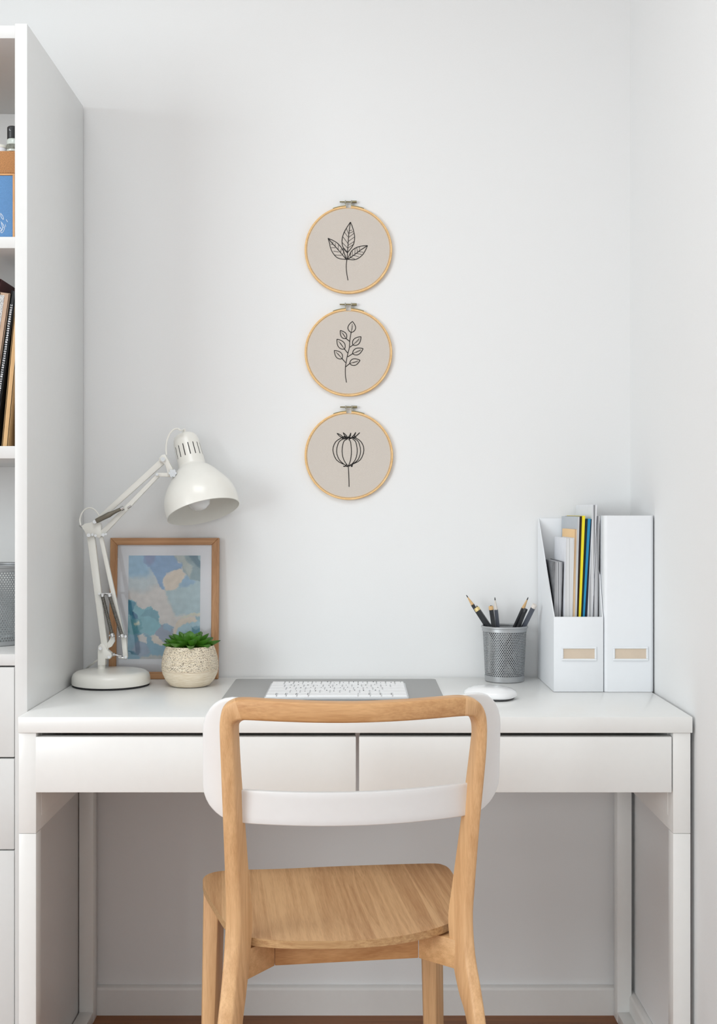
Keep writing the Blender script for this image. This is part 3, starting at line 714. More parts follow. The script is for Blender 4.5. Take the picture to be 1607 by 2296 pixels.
# patches of the print, one a softened lamp reflection, later ones over earlier ones: colour, softness, outline
ART = [((146, 182, 206), 90, [(200, 250), (560, 250), (590, 480), (600, 640), (480, 690), (200, 640)]),
       ((190, 200, 204), 70, [(200, 640), (620, 600), (680, 700), (480, 820), (200, 780)]),
       ((130, 162, 196), 7, [(480, 300), (880, 300), (940, 430), (1010, 430), (990, 500), (870, 530), (760, 600), (730, 700), (772, 800), (720, 785), (690, 720), (640, 620), (570, 500), (490, 420)]),
       ((130, 144, 180), 30, [(490, 300), (660, 300), (620, 420), (560, 470), (500, 410)]),
       ((172, 193, 199), 26, [(772, 795), (900, 790), (1000, 650), (1060, 600), (1300, 680), (1300, 1115), (1060, 1120), (900, 1140), (840, 1000), (790, 900)]),
       ((140, 172, 196), 22, [(1000, 640), (1060, 590), (1180, 690), (1080, 740), (960, 760)]),
       ((138, 160, 166), 7, [(880, 300), (1300, 300), (1300, 690), (1200, 670), (1120, 655), (1050, 580), (1000, 500), (1000, 430), (920, 400)]),
       ((178, 186, 182), 16, [(890, 320), (1020, 330), (1060, 400), (1140, 480), (1100, 640), (1010, 500), (1000, 425), (930, 395)]),
       ((92, 124, 140), 22, [(1060, 300), (1300, 300), (1300, 540), (1200, 470), (1120, 390)]),
       ((150, 178, 186), 8, [(1190, 300), (1300, 300), (1300, 440), (1230, 400)]),
       ((214, 202, 187), 4, [(735, 690), (760, 600), (830, 580), (880, 520), (970, 505), (1030, 570), (1020, 640), (950, 720), (900, 790), (780, 795)]),
       ((122, 178, 190), 4, [(200, 900), (340, 935), (390, 1000), (470, 1055), (560, 1015), (640, 1060), (680, 1130), (680, 1220), (725, 1285), (640, 1370), (560, 1410), (480, 1370), (360, 1400), (200, 1420)]),
       ((104, 158, 174), 8, [(500, 1060), (600, 1040), (672, 1090), (672, 1220), (560, 1140), (430, 1150)]),
       ((66, 138, 164), 6, [(200, 905), (385, 960), (330, 1080), (400, 1170), (350, 1220), (300, 1130), (200, 1060)]),
       ((40, 110, 145), 5, [(320, 1060), (370, 1100), (400, 1170), (365, 1200), (330, 1140)]),
       ((92, 158, 172), 12, [(200, 1080), (310, 1180), (440, 1190), (460, 1310), (380, 1390), (200, 1420)]),  # darker teal from the lamp's reflection, softened and kept in the colour
       ((200, 206, 190), 12, [(335, 1235), (410, 1205), (420, 1260), (350, 1270)]),
       ((112, 160, 182), 12, [(200, 1400), (480, 1370), (560, 1410), (600, 1480), (700, 1540), (860, 1480), (1010, 1720), (1010, 1760), (200, 1760)]),
       ((138, 156, 178), 22, [(380, 1470), (500, 1490), (570, 1640), (430, 1700), (320, 1600)]),
       ((142, 152, 172), 4, [(620, 1370), (720, 1260), (790, 1245), (870, 1300), (860, 1370), (850, 1500), (760, 1510), (660, 1430)]),
       ((138, 170, 192), 8, [(730, 1250), (790, 1240), (868, 1300), (820, 1345), (740, 1315)]),
       ((204, 200, 197), 4, [(400, 1395), (460, 1375), (510, 1420), (518, 1505), (400, 1470)]),
       ((212, 202, 190), 4, [(585, 1430), (615, 1395), (700, 1450), (770, 1535), (680, 1520), (600, 1500)]),
       ((164, 196, 208), 7, [(890, 1420), (930, 1290), (1030, 1240), (1200, 1210), (1300, 1230), (1300, 1760), (890, 1760)]),
       ((120, 166, 184), 10, [(1110, 1290), (1300, 1270), (1300, 1480), (1120, 1420)]),
       ((214, 202, 187), 4, [(850, 1400), (895, 1270), (940, 1195), (1060, 1155), (1130, 1145), (1190, 1210), (1030, 1245), (940, 1285), (895, 1400)]),
       ((150, 180, 190), 4, [(1160, 1145), (1300, 1130), (1300, 1240), (1200, 1215)]),
       ((206, 204, 188), 4, [(935, 1195), (1000, 1145), (1100, 1108), (1300, 1095), (1300, 1130), (1100, 1138), (1000, 1170)]),
       ((176, 178, 176), 16, [(430, 1690), (600, 1660), (800, 1680), (900, 1760), (400, 1760)])]
gu, gw = np.meshgrid(np.arange(NU + 1) / NU, np.arange(NV + 1) / NV)
zy_ = 1715 - gw * 1385; zx_ = 285 - 27 * (zy_ - 330) / 1385 + gu * 958
n1 = np.zeros_like(gu); n2 = np.zeros_like(gu); n3 = np.zeros_like(gu)
for j in range(NV + 1):
    for i in range(NU + 1):
        q = Vector((zx_[j, i], zy_[j, i], 0))
        n1[j, i] = mnoise.noise(q / 45) * 16 + mnoise.noise(q / 15) * 11 + mnoise.noise(q / 6) * 6; n2[j, i] = mnoise.noise(q / 45 + Vector((9, 5, 2))) * 16 + mnoise.noise(q / 15 + Vector((3, 8, 1))) * 11 + mnoise.noise(q / 6 + Vector((4, 1, 7))) * 6
        n3[j, i] = mnoise.noise(Vector((q.x / 12, q.y / 12, 5))) * .5 + mnoise.noise(Vector((q.x / 70, q.y / 70, 9))) * .8
qx, qy = zx_ + n1, zy_ + n2
def sdf(poly):                 # positive inside
    d2 = np.full(qx.shape, 1e12); ins = np.zeros(qx.shape, bool); m_ = len(poly)
    for a in range(m_):
        x0, y0 = poly[a]; x1, y1 = poly[(a + 1) % m_]; ex, ey = x1 - x0, y1 - y0
        t = np.clip(((qx - x0) * ex + (qy - y0) * ey) / (ex * ex + ey * ey), 0, 1)
        d2 = np.minimum(d2, (qx - x0 - t * ex) ** 2 + (qy - y0 - t * ey) ** 2)
        c_ = (y0 > qy) != (y1 > qy)
        ins ^= c_ & (qx < ex * (qy - y0) / (ey if abs(ey) > 1e-9 else 1e-9) + x0)
    return np.where(ins, 1, -1) * np.sqrt(d2)
img = np.zeros(qx.shape + (3,)); img[:] = (207, 202, 198)
for c_, soft, poly in ART:
    s = np.clip(sdf(poly) / soft * .5 + .5, 0, 1); s = s * s * (3 - 2 * s)
    img = img * (1 - s[..., None]) + np.array(c_, float) * s[..., None]
img = np.clip(img * 1.10 + n3[..., None] * 13, 0, 255) / 255.0
lin = np.where(img <= .04045, img / 12.92, ((img + .055) / 1.055) ** 2.4)
M_art = bpy.data.materials.new('abstract_print'); n_, l_, bs_ = nodes_of(M_art)
at = n_.new('ShaderNodeAttribute'); at.attribute_name = 'paint'; l_.new(at.outputs['Color'], bs_.inputs['Base Color']); bs_.inputs['Roughness'].default_value = 0.6
art = obj('print', b_, M_art, FR, smooth=0)
ca_ = art.data.color_attributes.new('paint', 'FLOAT_COLOR', 'POINT')
ca_.data.foreach_set('color', np.concatenate([lin.reshape(-1, 3), np.ones((lin.size // 3, 1))], 1).ravel())
M_glass = bpy.data.materials.new('picture_glass'); M_glass.use_nodes = True; n_ = M_glass.node_tree.nodes; l_ = M_glass.node_tree.links; n_.clear()
o_ = n_.new('ShaderNodeOutputMaterial'); mx = n_.new('ShaderNodeMixShader'); tr = n_.new('ShaderNodeBsdfTransparent'); gl = n_.new('ShaderNodeBsdfGlossy'); fr = n_.new('ShaderNodeFresnel')
gl.inputs['Roughness'].default_value = 0.02; fr.inputs['IOR'].default_value = 1.45
l_.new(fr.outputs[0], mx.inputs[0]); l_.new(tr.outputs[0], mx.inputs[1]); l_.new(gl.outputs[0], mx.inputs[2]); l_.new(mx.outputs[0], o_.inputs[0])
obj('glass_pane', fpanel(FX0 + w - .001, FX1 - w + .001, w - .001, HF - w + .001, -.0030, -.0045), M_glass, FR, smooth=0)

# ------------------------------------------------------------------ succulent in a speckled pot
PX_, PY_ = -0.3590, -0.128
PT = thing('potted_succulent', (PX_, PY_, DZ), 'green succulent in a round speckled cream pot beside the picture frame', 'plant')
pp = [(0, .0008), (.038, .0008), (.0425, .003), (.052, .014), (.058, .027), (.0602, .040), (.0600, .050), (.0580, .062), (.0545, .075), (.0510, .0845), (.0500, .0860), (.0485, .0855), (.0510, .072), (.0520, .066), (0, .066)]
M_pot = bpy.data.materials.new('speckled_clay'); n_, l_, bs_ = nodes_of(M_pot)
tc = n_.new('ShaderNodeTexCoord'); sep = n_.new('ShaderNodeSeparateXYZ'); l_.new(tc.outputs['Object'], sep.inputs[0])
mp = n_.new('ShaderNodeMapping'); mp.inputs['Scale'].default_value = (430, 430, 950); l_.new(tc.outputs['Object'], mp.inputs[0])
nz = n_.new('ShaderNodeTexNoise'); nz.inputs['Scale'].default_value = 1.0; nz.inputs['Detail'].default_value = 2; l_.new(mp.outputs[0], nz.inputs['Vector'])
th = n_.new('ShaderNodeMapRange'); th.inputs[1].default_value = .565; th.inputs[2].default_value = .61; l_.new(nz.outputs['Fac'], th.inputs[0])
zz = n_.new('ShaderNodeMapRange'); zz.inputs[1].default_value = .0345; zz.inputs[2].default_value = .0365; l_.new(sep.outputs['Z'], zz.inputs[0])
mu = n_.new('ShaderNodeMath'); mu.operation = 'MULTIPLY'; l_.new(th.outputs[0], mu.inputs[0]); l_.new(zz.outputs[0], mu.inputs[1])
n2_ = n_.new('ShaderNodeTexNoise'); n2_.inputs['Scale'].default_value = 1.0; mp2 = n_.new('ShaderNodeMapping'); mp2.inputs['Scale'].default_value = (60, 60, 900); l_.new(tc.outputs['Object'], mp2.inputs[0]); l_.new(mp2.outputs[0], n2_.inputs['Vector'])
cr = n_.new('ShaderNodeValToRGB'); cr.color_ramp.elements[0].color = rgb((222, 205, 178)); cr.color_ramp.elements[1].color = rgb((242, 230, 210)); cr.color_ramp.elements[0].position = .35; cr.color_ramp.elements[1].position = .65; l_.new(n2_.outputs['Fac'], cr.inputs[0])
mxc = n_.new('ShaderNodeMix'); mxc.data_type = 'RGBA'; l_.new(mu.outputs[0], mxc.inputs[0]); l_.new(cr.outputs[0], mxc.inputs[6]); mxc.inputs[7].default_value = rgb((92, 76, 66)); l_.new(mxc.outputs[2], bs_.inputs['Base Color'])
bs_.inputs['Roughness'].default_value = .85
bp = n_.new('ShaderNodeBump'); bp.inputs['Strength'].default_value = .5; bp.inputs['Distance'].default_value = .0008
sb = n_.new('ShaderNodeMath'); sb.operation = 'SUBTRACT'; l_.new(n2_.outputs['Fac'], sb.inputs[0]); l_.new(mu.outputs[0], sb.inputs[1]); l_.new(sb.outputs[0], bp.inputs['Height']); l_.new(bp.outputs[0], bs_.inputs['Normal'])
pot = obj('pot', lathe(B(), [(a, b) for a, b in pp], (PX_, PY_, DZ), n=64), M_pot, PT, smooth=60)
obj('pot_groove', lathe(B(), [(.0592, .0352), (.0600, .0349), (.0602, .0345), (.0596, .0340), (.0588, .0345)], (PX_, PY_, DZ), n=64), M_tan, pot)
obj('soil', lathe(B(), [(0, .074), (.03, .075), (.0500, .0735), (.0500, .066)], (PX_, PY_, DZ), n=40), mat('soil', (54, 44, 34), .95, var=.4, scale=300, bump=.6), PT)
M_leaf = bpy.data.materials.new('succulent_leaf'); n_, l_, bs_ = nodes_of(M_leaf)
at = n_.new('ShaderNodeUVMap'); sp = n_.new('ShaderNodeSeparateXYZ'); l_.new(at.outputs[0], sp.inputs[0]); cr = n_.new('ShaderNodeValToRGB')
cr.color_ramp.elements[0].color = rgb((112, 168, 44)); cr.color_ramp.elements[1].color = rgb((60, 104, 32)); e = cr.color_ramp.elements.new(.6); e.color = rgb((84, 142, 42))
l_.new(sp.outputs[0], cr.inputs[0]); l_.new(cr.outputs[0], bs_.inputs['Base Color']); bs_.inputs['Roughness'].default_value = .42; bs_.inputs['Subsurface Weight'].default_value = 0.0
b_ = B(); uvl = b_.loops.layers.uv.new('UVMap')
pc = Vector((PX_, PY_, DZ + .0855)); rl = random.Random(5)
def succ_leaf(az, L_, W_, elev, curl, z0, r0=.004):
    dx, dy = math.cos(az), math.sin(az); side = Vector((-dy, dx, 0)); rows = []; N = 9
    x = r0; z = z0; prev = 0
    for i in range(N + 1):
        t = i / N; an = elev + curl * t
        if i: x += L_ / N * math.cos(an); z += L_ / N * math.sin(an)
        wd = W_ * (0.42 + 1.15 * t - 0.25 * t * t) * max(0, 1 - t ** 4) ** .9 * .62 + .0002
        tk = .0088 * (.55 + .9 * t) * max(0, 1 - t ** 2.4) ** .9 + .0004
        c0 = pc + Vector((dx * x, dy * x, z)); upv = Vector((-math.sin(an) * dx, -math.sin(an) * dy, math.cos(an)))
        rows.append([c0 - side * wd + upv * tk * .30, c0 - side * wd * .5 + upv * tk * .10, c0 + upv * 0, c0 + side * wd * .5 + upv * tk * .10, c0 + side * wd + upv * tk * .30, c0 + side * wd * .55 - upv * tk * .7, c0 - upv * tk, c0 - side * wd * .55 - upv * tk * .7])
    vr = [[b_.verts.new(p) for p in r] for r in rows]
    for i in range(N):
        for j in range(8):
            f = b_.faces.new((vr[i][j], vr[i][(j + 1) % 8], vr[i + 1][(j + 1) % 8], vr[i + 1][j]))
            for lp_, u_ in zip(f.loops, (i / N, i / N, (i + 1) / N, (i + 1) / N)): lp_[uvl].uv = (u_, 0)
    b_.faces.new(vr[-1]); b_.faces.new(vr[0])
for cnt, L_, W_, el, cu, z0, ph in ((9, .060, .0165, .10, .06, .000, .05), (8, .051, .0175, .30, .06, .001, .40), (7, .041, .0170, .52, .08, .003, .1), (5, .031, .0160, .78, .10, .005, .5), (3, .020, .0125, 1.08, .12, .006, .2)):
    for i in range(cnt): succ_leaf(2 * PI * i / cnt + ph + rl.uniform(-.08, .08), L_ * rl.uniform(.94, 1.06), W_, el + rl.uniform(-.06, .06), cu, z0)
obj('rosette', b_, M_leaf, PT, smooth=40)

# ------------------------------------------------------------------ desk pad, keyboard, mouse
b_ = B(); prism(b_, [Vector((x, y, DZ + .0003)) for x, y in rrect(-0.2690, 0.1690, -0.385, -0.050, .010, 5)], (0, 0, .003), bev=.0006)
tag(obj('desk_pad', b_, M_pad, origin=(-0.05, -0.22, DZ)), 'flat grey desk pad lying on the desk under the keyboard', 'desk pad')
KX0, KX1, KY0, KY1, KZ = -0.1815, 0.0955, -0.338, -0.150, DZ + .0037
K = thing('keyboard', (-0.043, -0.24, KZ), 'slim white keyboard with silver rim lying on the grey desk pad', 'keyboard')
b_ = B(); prism(b_, [Vector((x, y, KZ)) for x, y in rrect(KX0 - .003, KX1 + .003, KY0 - .004, KY1 + .002, .004, 4)], (0, 0, .005), bev=.0008); obj('case', b_, M_alu, K)
obj('key_bed', box(B(), KX0, KX1, KY0, KY1, KZ + .0046, KZ + .0056, .0003), M_key, K)
rows = [[1.35] + [.974] * 13, [1.5] + [1] * 11 + [1.5], [1.8] + [1] * 10 + [2.4], [2.3] + [1] * 9 + [2.7], [1.1, .95, 1.05, 1.15, 4.9, 1.2, 1.1, 1.1, 1.45]]
hgt = (KY1 - KY0) / 5; unit = (KX1 - KX0) / 14.0; rk = random.Random(11)
for r_i, row in enumerate(rows):
    y1 = KY1 - hgt * r_i - .0016; y0 = KY1 - hgt * (r_i + 1) + .0016; s = (KX1 - KX0) / sum(row); x = KX0
    for kw in row:
        g = .0011
        b_ = box(B(), x + g, x + kw * s - g, y0, y1, KZ + .0057, KZ + .0085, .0006, 1)
        if kw < 1.3 and r_i < 4:
            mxx = x + kw * s * rk.uniform(.3, .6); my = y0 + (y1 - y0) * rk.uniform(.35, .75)
            box(b_, mxx, mxx + rk.uniform(.0014, .0028), my, my + rk.uniform(.004, .011), KZ + .0084, KZ + .0087, mi=1)
        elif kw < 1.3:
            box(b_, x + kw * s - g - .002, x + kw * s - g - .0008, y0 + .006, y1 - .006, KZ + .0084, KZ + .0087, mi=1)
        obj('key', b_, [M_key, M_leg_ink], K)
        x += kw * s
MX, MY = 0.2615, -0.298
MS = thing('mouse', (MX, MY, DZ), 'white low domed computer mouse on the desk right of the pad', 'mouse')
def superell(a, b, n=40, p=2.6):
    out = []
    for i in range(n):
        t = 2 * PI * i / n; c_, s_ = math.cos(t), math.sin(t)
        out.append((a * math.copysign(abs(c_) ** (2 / p), c_), b * math.copysign(abs(s_) ** (2 / p), s_)))
    return out
se = superell(.042, .052); R20 = Matrix.Rotation(math.radians(62), 2)
def mouse_ring(f, z): return [Vector((MX, MY, z)) + Vector(((R20 @ Vector((x * f, y * f)))[0], (R20 @ Vector((x * f, y * f)))[1], 0)) for x, y in se]
b_ = B(); zs_ = [(.95, .0045), (.985, .0060), (1.0, .0090), (.985, .0125), (.93, .0165), (.82, .0200), (.64, .0228), (.4, .0245), (.15, .0250)]
loft(b_, [mouse_ring(f, DZ + z) for f, z in zs_]); sh = obj('shell', b_, M_mouse, MS, smooth=60)
b_ = B(); loft(b_, [mouse_ring(f, DZ + z) for f, z in ((.80, .0003), (.88, .0012), (.92, .0044))]); obj('underside', b_, M_mousebase, MS)
b_ = B(); loft(b_, [[Vector((MX - .004 + .003 * math.cos(a), MY - .012 + .004 * math.sin(a), DZ + z)) for a in [2 * PI * i / 14 for i in range(14)]] for z in (.0236, .0246)])
obj('emblem', b_, M_alu, sh)

# ------------------------------------------------------------------ wire mesh cups
def mesh_wall(c, r0, r1, z0, z1, nu, nv, frac=.2, thick=.0006):
    """honeycomb of holes round a slightly flaring drum"""
    b__ = bmesh.new(); cell = {}
    def V(i, j):               # i in half columns, j in third rows
        key = (i % (2 * nu), j)
        if key not in cell:
            t = j / (3.0 * nv); a = 2 * PI * key[0] / (2 * nu); r = r0 + (r1 - r0) * t
            cell[key] = b__.verts.new((c[0] + r * math.cos(a), c[1] + r * math.sin(a), z0 + (z1 - z0) * t))
        return cell[key]
    fs = []
    for row in range(nv):
        for k_ in range(nu):
            i = 2 * k_ + (row % 2); j = 3 * row
            try: fs.append(b__.faces.new((V(i, j), V(i + 1, j + 1), V(i + 1, j + 3), V(i, j + 4), V(i - 1, j + 3), V(i - 1, j + 1))))
            except ValueError: pass
    side = 2 * PI * r0 / nu
    b__.normal_update()
    bmesh.ops.inset_individual(b__, faces=fs, thickness=side * frac, use_even_offset=True)
    bmesh.ops.delete(b__, geom=fs, context='FACES')
    bmesh.ops.recalc_face_normals(b__, faces=b__.faces[:])
    ext = bmesh.ops.solidify(b__, geom=b__.faces[:], thickness=thick)
    return b__
def ring_band(c, r0, r1, z0, z1, n=64):
    return lathe(B(), [(r0, z0 - c[2]), (r1, z1 - c[2]), (r1 - .0012, z1 - c[2]), (r0 - .0012, z0 - c[2]), (r0, z0 - c[2])], c, n=n)
def torus(bm_, c, R, r, n=64): return tube(bm_, [Vector(c) + Vector((R * math.cos(2 * PI * i / n), R * math.sin(2 * PI * i / n), 0)) for i in range(n)], r, 10, closed=True)
CU = (0.3203, -0.056, DZ)
MC = thing('pencil_cup', CU, 'silver wire mesh pencil cup standing beside the white magazine files', 'pencil cup')
ztop = P(0, 1410, CU[1] - .05).z
obj('mesh_wall', mesh_wall(CU, .0425, .0478, DZ + .009, ztop - .003, 58, 30, .20), M_mesh, MC, smooth=0)
b_ = lathe(B(), [(0, .0006), (.0420, .0006), (.0430, .0016), (.0435, .0125), (.0424, .0125), (.0418, .003), (0, .003)], CU, n=64); obj('base_band', b_, M_silver, MC)
b_ = torus(B(), (CU[0], CU[1], ztop), .0487, .0028); lathe(b_, [(.0478, -.0085), (.0492, -.0085), (.0492, 0), (.0478, 0), (.0478, -.0085)], (CU[0], CU[1], ztop), n=64); obj('rim', b_, M_silver, MC)

def pencil(label, tip, through, r, kind, bodym, y_off=(0.0, 0.0), end_y=1528):
    """hexagonal pencil from its visible end down through the cup to the cup floor"""
    A = P(tip[0], tip[1], CU[1] + y_off[0]); T = P(through[0], through[1], CU[1] + y_off[1])
    ax = (T - A).normalized(); t = (A.z - (DZ + .006)) / -ax.z; E = A + ax * t
    while math.hypot(E.x - CU[0], E.y - CU[1]) + r > .0395 and t > .05: t -= .001; E = A + ax * t
    pn = thing('pencil', A + ax * t, label, 'pencil', 'pencils in the mesh cup')
    u = Vector((0, 1, 0)); u = (u - ax * u.dot(ax)).normalized(); w_ = ax.cross(u)
    def hexr(s, rad, n=6): return [A + ax * s + rad * (math.cos(2 * PI * i / n + .3) * u + math.sin(2 * PI * i / n + .3) * w_) for i in range(n)]
    if kind in ('sharp', 'pale'):
        wl = r * 6.0
        obj('body', loft(B(), [hexr(wl, r), hexr(t, r)]), bodym, pn)
        obj('wood_tip', loft(B(), [hexr(r * 1.4, r * .28, 12), hexr(wl * .96, r * .86, 12), hexr(wl + .001, r * .97, 12)]), M_pwood if kind == 'sharp' else M_pclear, pn)
        obj('lead', loft(B(), [hexr(0, r * .08, 10), hexr(r * .5, r * .24, 10), hexr(r * 1.5, r * .30, 10)]), M_graphite, pn)
    else:
        bl = .0085
        obj('body', loft(B(), [hexr(bl, r), hexr(t, r)]), bodym, pn)
        m = {'gold': M_pgold, 'stub': M_pwood, 'plain': bodym, 'clear': M_pclear}[kind]
        b__ = loft(B(), [hexr(0.0008, r * .9, 16), hexr(.0018, r, 16), hexr(bl + .0005, r * 1.0, 16)]); obj('end_band', b__, m, pn)
        if kind == 'gold':
            b__ = B()
            for i in range(7):
                a = i * .9; q = A + r * .6 * (math.cos(a) * u + math.sin(a) * w_); loft(b__, [[q + .0012 * (math.cos(2.1 * j + a) * u + math.sin(2.1 * j + a) * w_) + ax * .002 for j in range(3)], [q - ax * (.002 + .001 * (i % 3)) + .0003 * (math.cos(2.1 * j) * u + math.sin(2.1 * j) * w_) for j in range(3)]])
            obj('worn_end', b__, M_pblack, pn)
        if kind == 'stub': obj('lead', loft(B(), [hexr(-.0004, r * .3, 10), hexr(.0015, r * .3, 10)]), M_graphite, pn)
pencil('black pencil with sharp wooden point, leaning farthest left in the cup', (1045, 1334), (1092, 1407), .0041, 'sharp', M_pblack, (0.0201, 0.0142))
pencil('thick black pencil with a worn gold end, leaning left', (1067, 1362), (1098, 1408), .0062, 'gold', M_pblack, (0.0051, -0.0064))
pencil('short black stub with a blunt wooden end, near the cup middle', (1100, 1358), (1107, 1407), .0052, 'stub', M_pblack, (-0.026, -0.0248))
pencil('slate grey pencil with a pale sharpened tip, standing nearly upright', (1109, 1339), (1116, 1407), .0045, 'pale', M_pgrey, (0.0105, 0.0172))
pencil('black pencil with sharp wooden point, leaning right', (1184, 1339), (1153, 1407), .0044, 'sharp', M_pblack, (0.0109, 0.0225))
pencil('black pencil with a plain dark end, second from right in the cup', (1179, 1364), (1162, 1407), .0044, 'plain', M_pblack, (-0.0181, -0.0112))
pencil('slate grey pencil with a pale end cap, leaning farthest right', (1199, 1355), (1173, 1407), .0056, 'clear', M_pgrey, (-0.0296, -0.0057))

# ------------------------------------------------------------------ magazine files
MFY, MFB = -0.219, -0.006      # front and back
def card_outline(x0, x1, r):   # plan of the folded card, front corners rounded
    return None
def label_holder(parent, xc, zc_, wd=.064, ht=.0205):
    y = MFY
    b__ = B(); t = .0042
    for a in ((xc - wd / 2 - t, xc + wd / 2 + t, zc_ + ht / 2, zc_ + ht / 2 + t), (xc - wd / 2 - t, xc + wd / 2 + t, zc_ - ht / 2 - t, zc_ - ht / 2)): box(b__, a[0], a[1], y - .0028, y - .0003, a[2], a[3], .0008, 1)
    for a in ((xc - wd / 2 - t, xc - wd / 2), (xc + wd / 2, xc + wd / 2 + t)): box(b__, a[0], a[1], y - .0028, y - .0003, zc_ - ht / 2, zc_ + ht / 2, .0008, 1)
    h = obj('label_holder', b__, M_card, parent)
    obj('label_card', box(B(), xc - wd / 2, xc + wd / 2, y - .0009, y - .0004, zc_ - ht / 2, zc_ + ht / 2), M_tan, h)
lzc = P(0, 1465.5, MFY).z
# open one: low front, sides cut on a slant up to the tall back
AX0, AX1 = 0.4010, 0.5025; th_ = .0022
zf, zbk = P(0, 1383, MFY).z, P(0, 1162, MFB).z
MA = thing('magazine_file', (0.452, -0.11, DZ), 'white magazine file with cut-away front, filled with papers', 'magazine file', 'white magazine files on the desk')
z0 = DZ + .0005
obj('front_panel', box(B(), AX0, AX1, MFY, MFY + th_, z0, zf, .0009), M_card, MA)
obj('back_panel', box(B(), AX0, AX1, MFB - th_, MFB, z0, zbk, .0006), M_card, MA)
obj('bottom_panel', box(B(), AX0 + th_, AX1 - th_, MFY + th_, MFB - th_, z0, z0 + th_), M_card, MA)
cut = [(MFB - th_, zbk), (MFY + .030, zf + .085), (MFY + .012, zf + .028), (MFY + .004, zf + .006), (MFY + th_, zf)]
cutl = [(MFB - th_, zbk), (MFY + th_, zf)]
for x, cu_ in ((AX0, cutl), (AX1 - th_, cut)):
    b_ = prism(B(), [Vector((x, y, z)) for y, z in [(MFY + th_, z0), (MFB - th_, z0)] + cu_], (th_, 0, 0)); obj('side_panel', b_, M_card, MA)
label_holder(MA, (1297.5 - CX) * (MFY + DW) / FPX, lzc)
# turned one: its tall closed spine faces the room
BX0, BX1 = 0.5038, 0.6065; zsp = P(0, 1156, MFY).z
MB_ = thing('magazine_file', (0.555, -0.11, DZ), 'closed white magazine file showing its tall plain spine, beside the right wall', 'magazine file', 'white magazine files on the desk')
b_ = prism(B(), [Vector((x, y, z0)) for x, y in rrect(BX0, BX1, MFY, MFY + .02, .007, 6)][::1], (0, 0, zsp - z0))
b_ = B()
q = [(BX0, MFY + .030)] + [(BX0 + .008 - .008 * math.cos(a), MFY + .008 - .008 * math.sin(a)) for a in [PI / 2 * i / 8 for i in range(9)]] + [(BX1 - .008 + .008 * math.sin(a), MFY + .008 - .008 * math.cos(a)) for a in [PI / 2 * i / 8 for i in range(9)]] + [(BX1, MFY + .030), (BX1 - th_, MFY + .030), (BX1 - th_, MFY + th_ + .004), (BX1 - th_ - .004, MFY + th_), (BX0 + th_ + .004, MFY + th_), (BX0 + th_, MFY + th_ + .004), (BX0 + th_, MFY + .030)]
prism(b_, [Vector((x, y, z0)) for x, y in q], (0, 0, zsp - z0)); obj('spine_panel', b_, M_card, MB_)
for x in (BX0, BX1 - th_):
    b_ = prism(B(), [Vector((x, y, z)) for y, z in ((MFY + .030, z0), (MFB, z0), (MFB, DZ + .155), (MFY + .030, zsp))], (th_, 0, 0)); obj('side_panel', b_, M_card, MB_)
obj('back_panel', box(B(), BX0 + th_, BX1 - th_, MFB - th_, MFB, z0, DZ + .155), M_card, MB_)
obj('bottom_panel', box(B(), BX0 + th_, BX1 - th_, MFY + th_ + .001, MFB - th_, z0, z0 + th_), M_card, MB_)
label_holder(MB_, (1413 - CX) * (MFY + DW) / FPX, lzc)

# papers in the open file: slabs leaning a little to the right, spines to the room
dF = 2.405
def paper(name, label, cat, tl, tr, bl, br_, ytop, m, y_in=0.0, back=-0.012, cover=None, mis=None, group='papers in the open magazine file', slices=1):
    """front edge px: top left/right at ytop, bottom left/right at y=1383, carried down to the file floor"""
    d0 = dF + y_in; Yf = d0 - DW
    def X(px): return (px - CX) * d0 / FPX
    zt_ = P(0, ytop, Yf).z; zb_ = P(0, 1383, Yf).z; zl = DZ + .0035
    f = (zl - zt_) / (zb_ - zt_)
    xl, xr = X(tl), X(tr); xbl, xbr = X(tl) + (X(bl) - X(tl)) * f, X(tr) + (X(br_) - X(tr)) * f
    lo, hi = AX0 + th_ + .0004, AX1 - th_ - .0004
    xbl = max(lo, min(xbl, hi - .001)); xbr = max(xbl + .0008, min(xbr, hi)); 
    o_ = thing(name, ((xl + xr) / 2, (Yf + back) / 2, zl), label, cat, group)
    def slabp(a0, a1, c0, c1, zt1, yf, m_, nm, par):
        b__ = loft(B(), [[Vector((a0, yf, zl)), Vector((a1, yf, zl)), Vector((a1, back, zl)), Vector((a0, back, zl))], [Vector((c0, yf, zt1)), Vector((c1, yf, zt1)), Vector((c1, back, zt1)), Vector((c0, back, zt1))]])
        return obj(nm, b__, m_, par, smooth=0)
    cov = cover or m; e1, e2 = .07, .07
    if cover is None: slabp(xbl, xbr, xl, xr, zt_, Yf, m, 'body', o_)
    else:
        tw, bw = xr - xl, xbr - xbl; ct = min(.0009, tw * .18); cb_ = min(.0009, bw * .18)
        slabp(xbl, xbl + cb_, xl, xl + ct, zt_, Yf - .0006, cover, 'cover', o_)
        slabp(xbl + cb_, xbr - cb_, xl + ct, xr - ct, zt_ - .0012, Yf, m, 'pages', o_)
        slabp(xbr - cb_, xbr, xr - ct, xr, zt_, Yf - .0006, cover, 'cover', o_)
M_pages = stripes('page_edges_white', (226, 226, 228), (150, 150, 154), 700)
M_pages_d = stripes('page_edges_grey', (206, 206, 208), (84, 86, 92), 900, lo=.40, hi=.56)
M_pages_w = stripes('page_edges_clean', (232, 232, 233), (198, 198, 198), 700)
M_pages_k = stripes('paper_bundle', (220, 220, 222), (52, 54, 64), 560, lo=.40, hi=.50)
M_covg = mat('grey_cover', (188, 194, 200), .5, var=.02); M_covw = mat('white_cover', (232, 234, 240), .45)
M_covd = mat('charcoal_brochure', (96, 98, 102), .5, var=.3, scale=80)
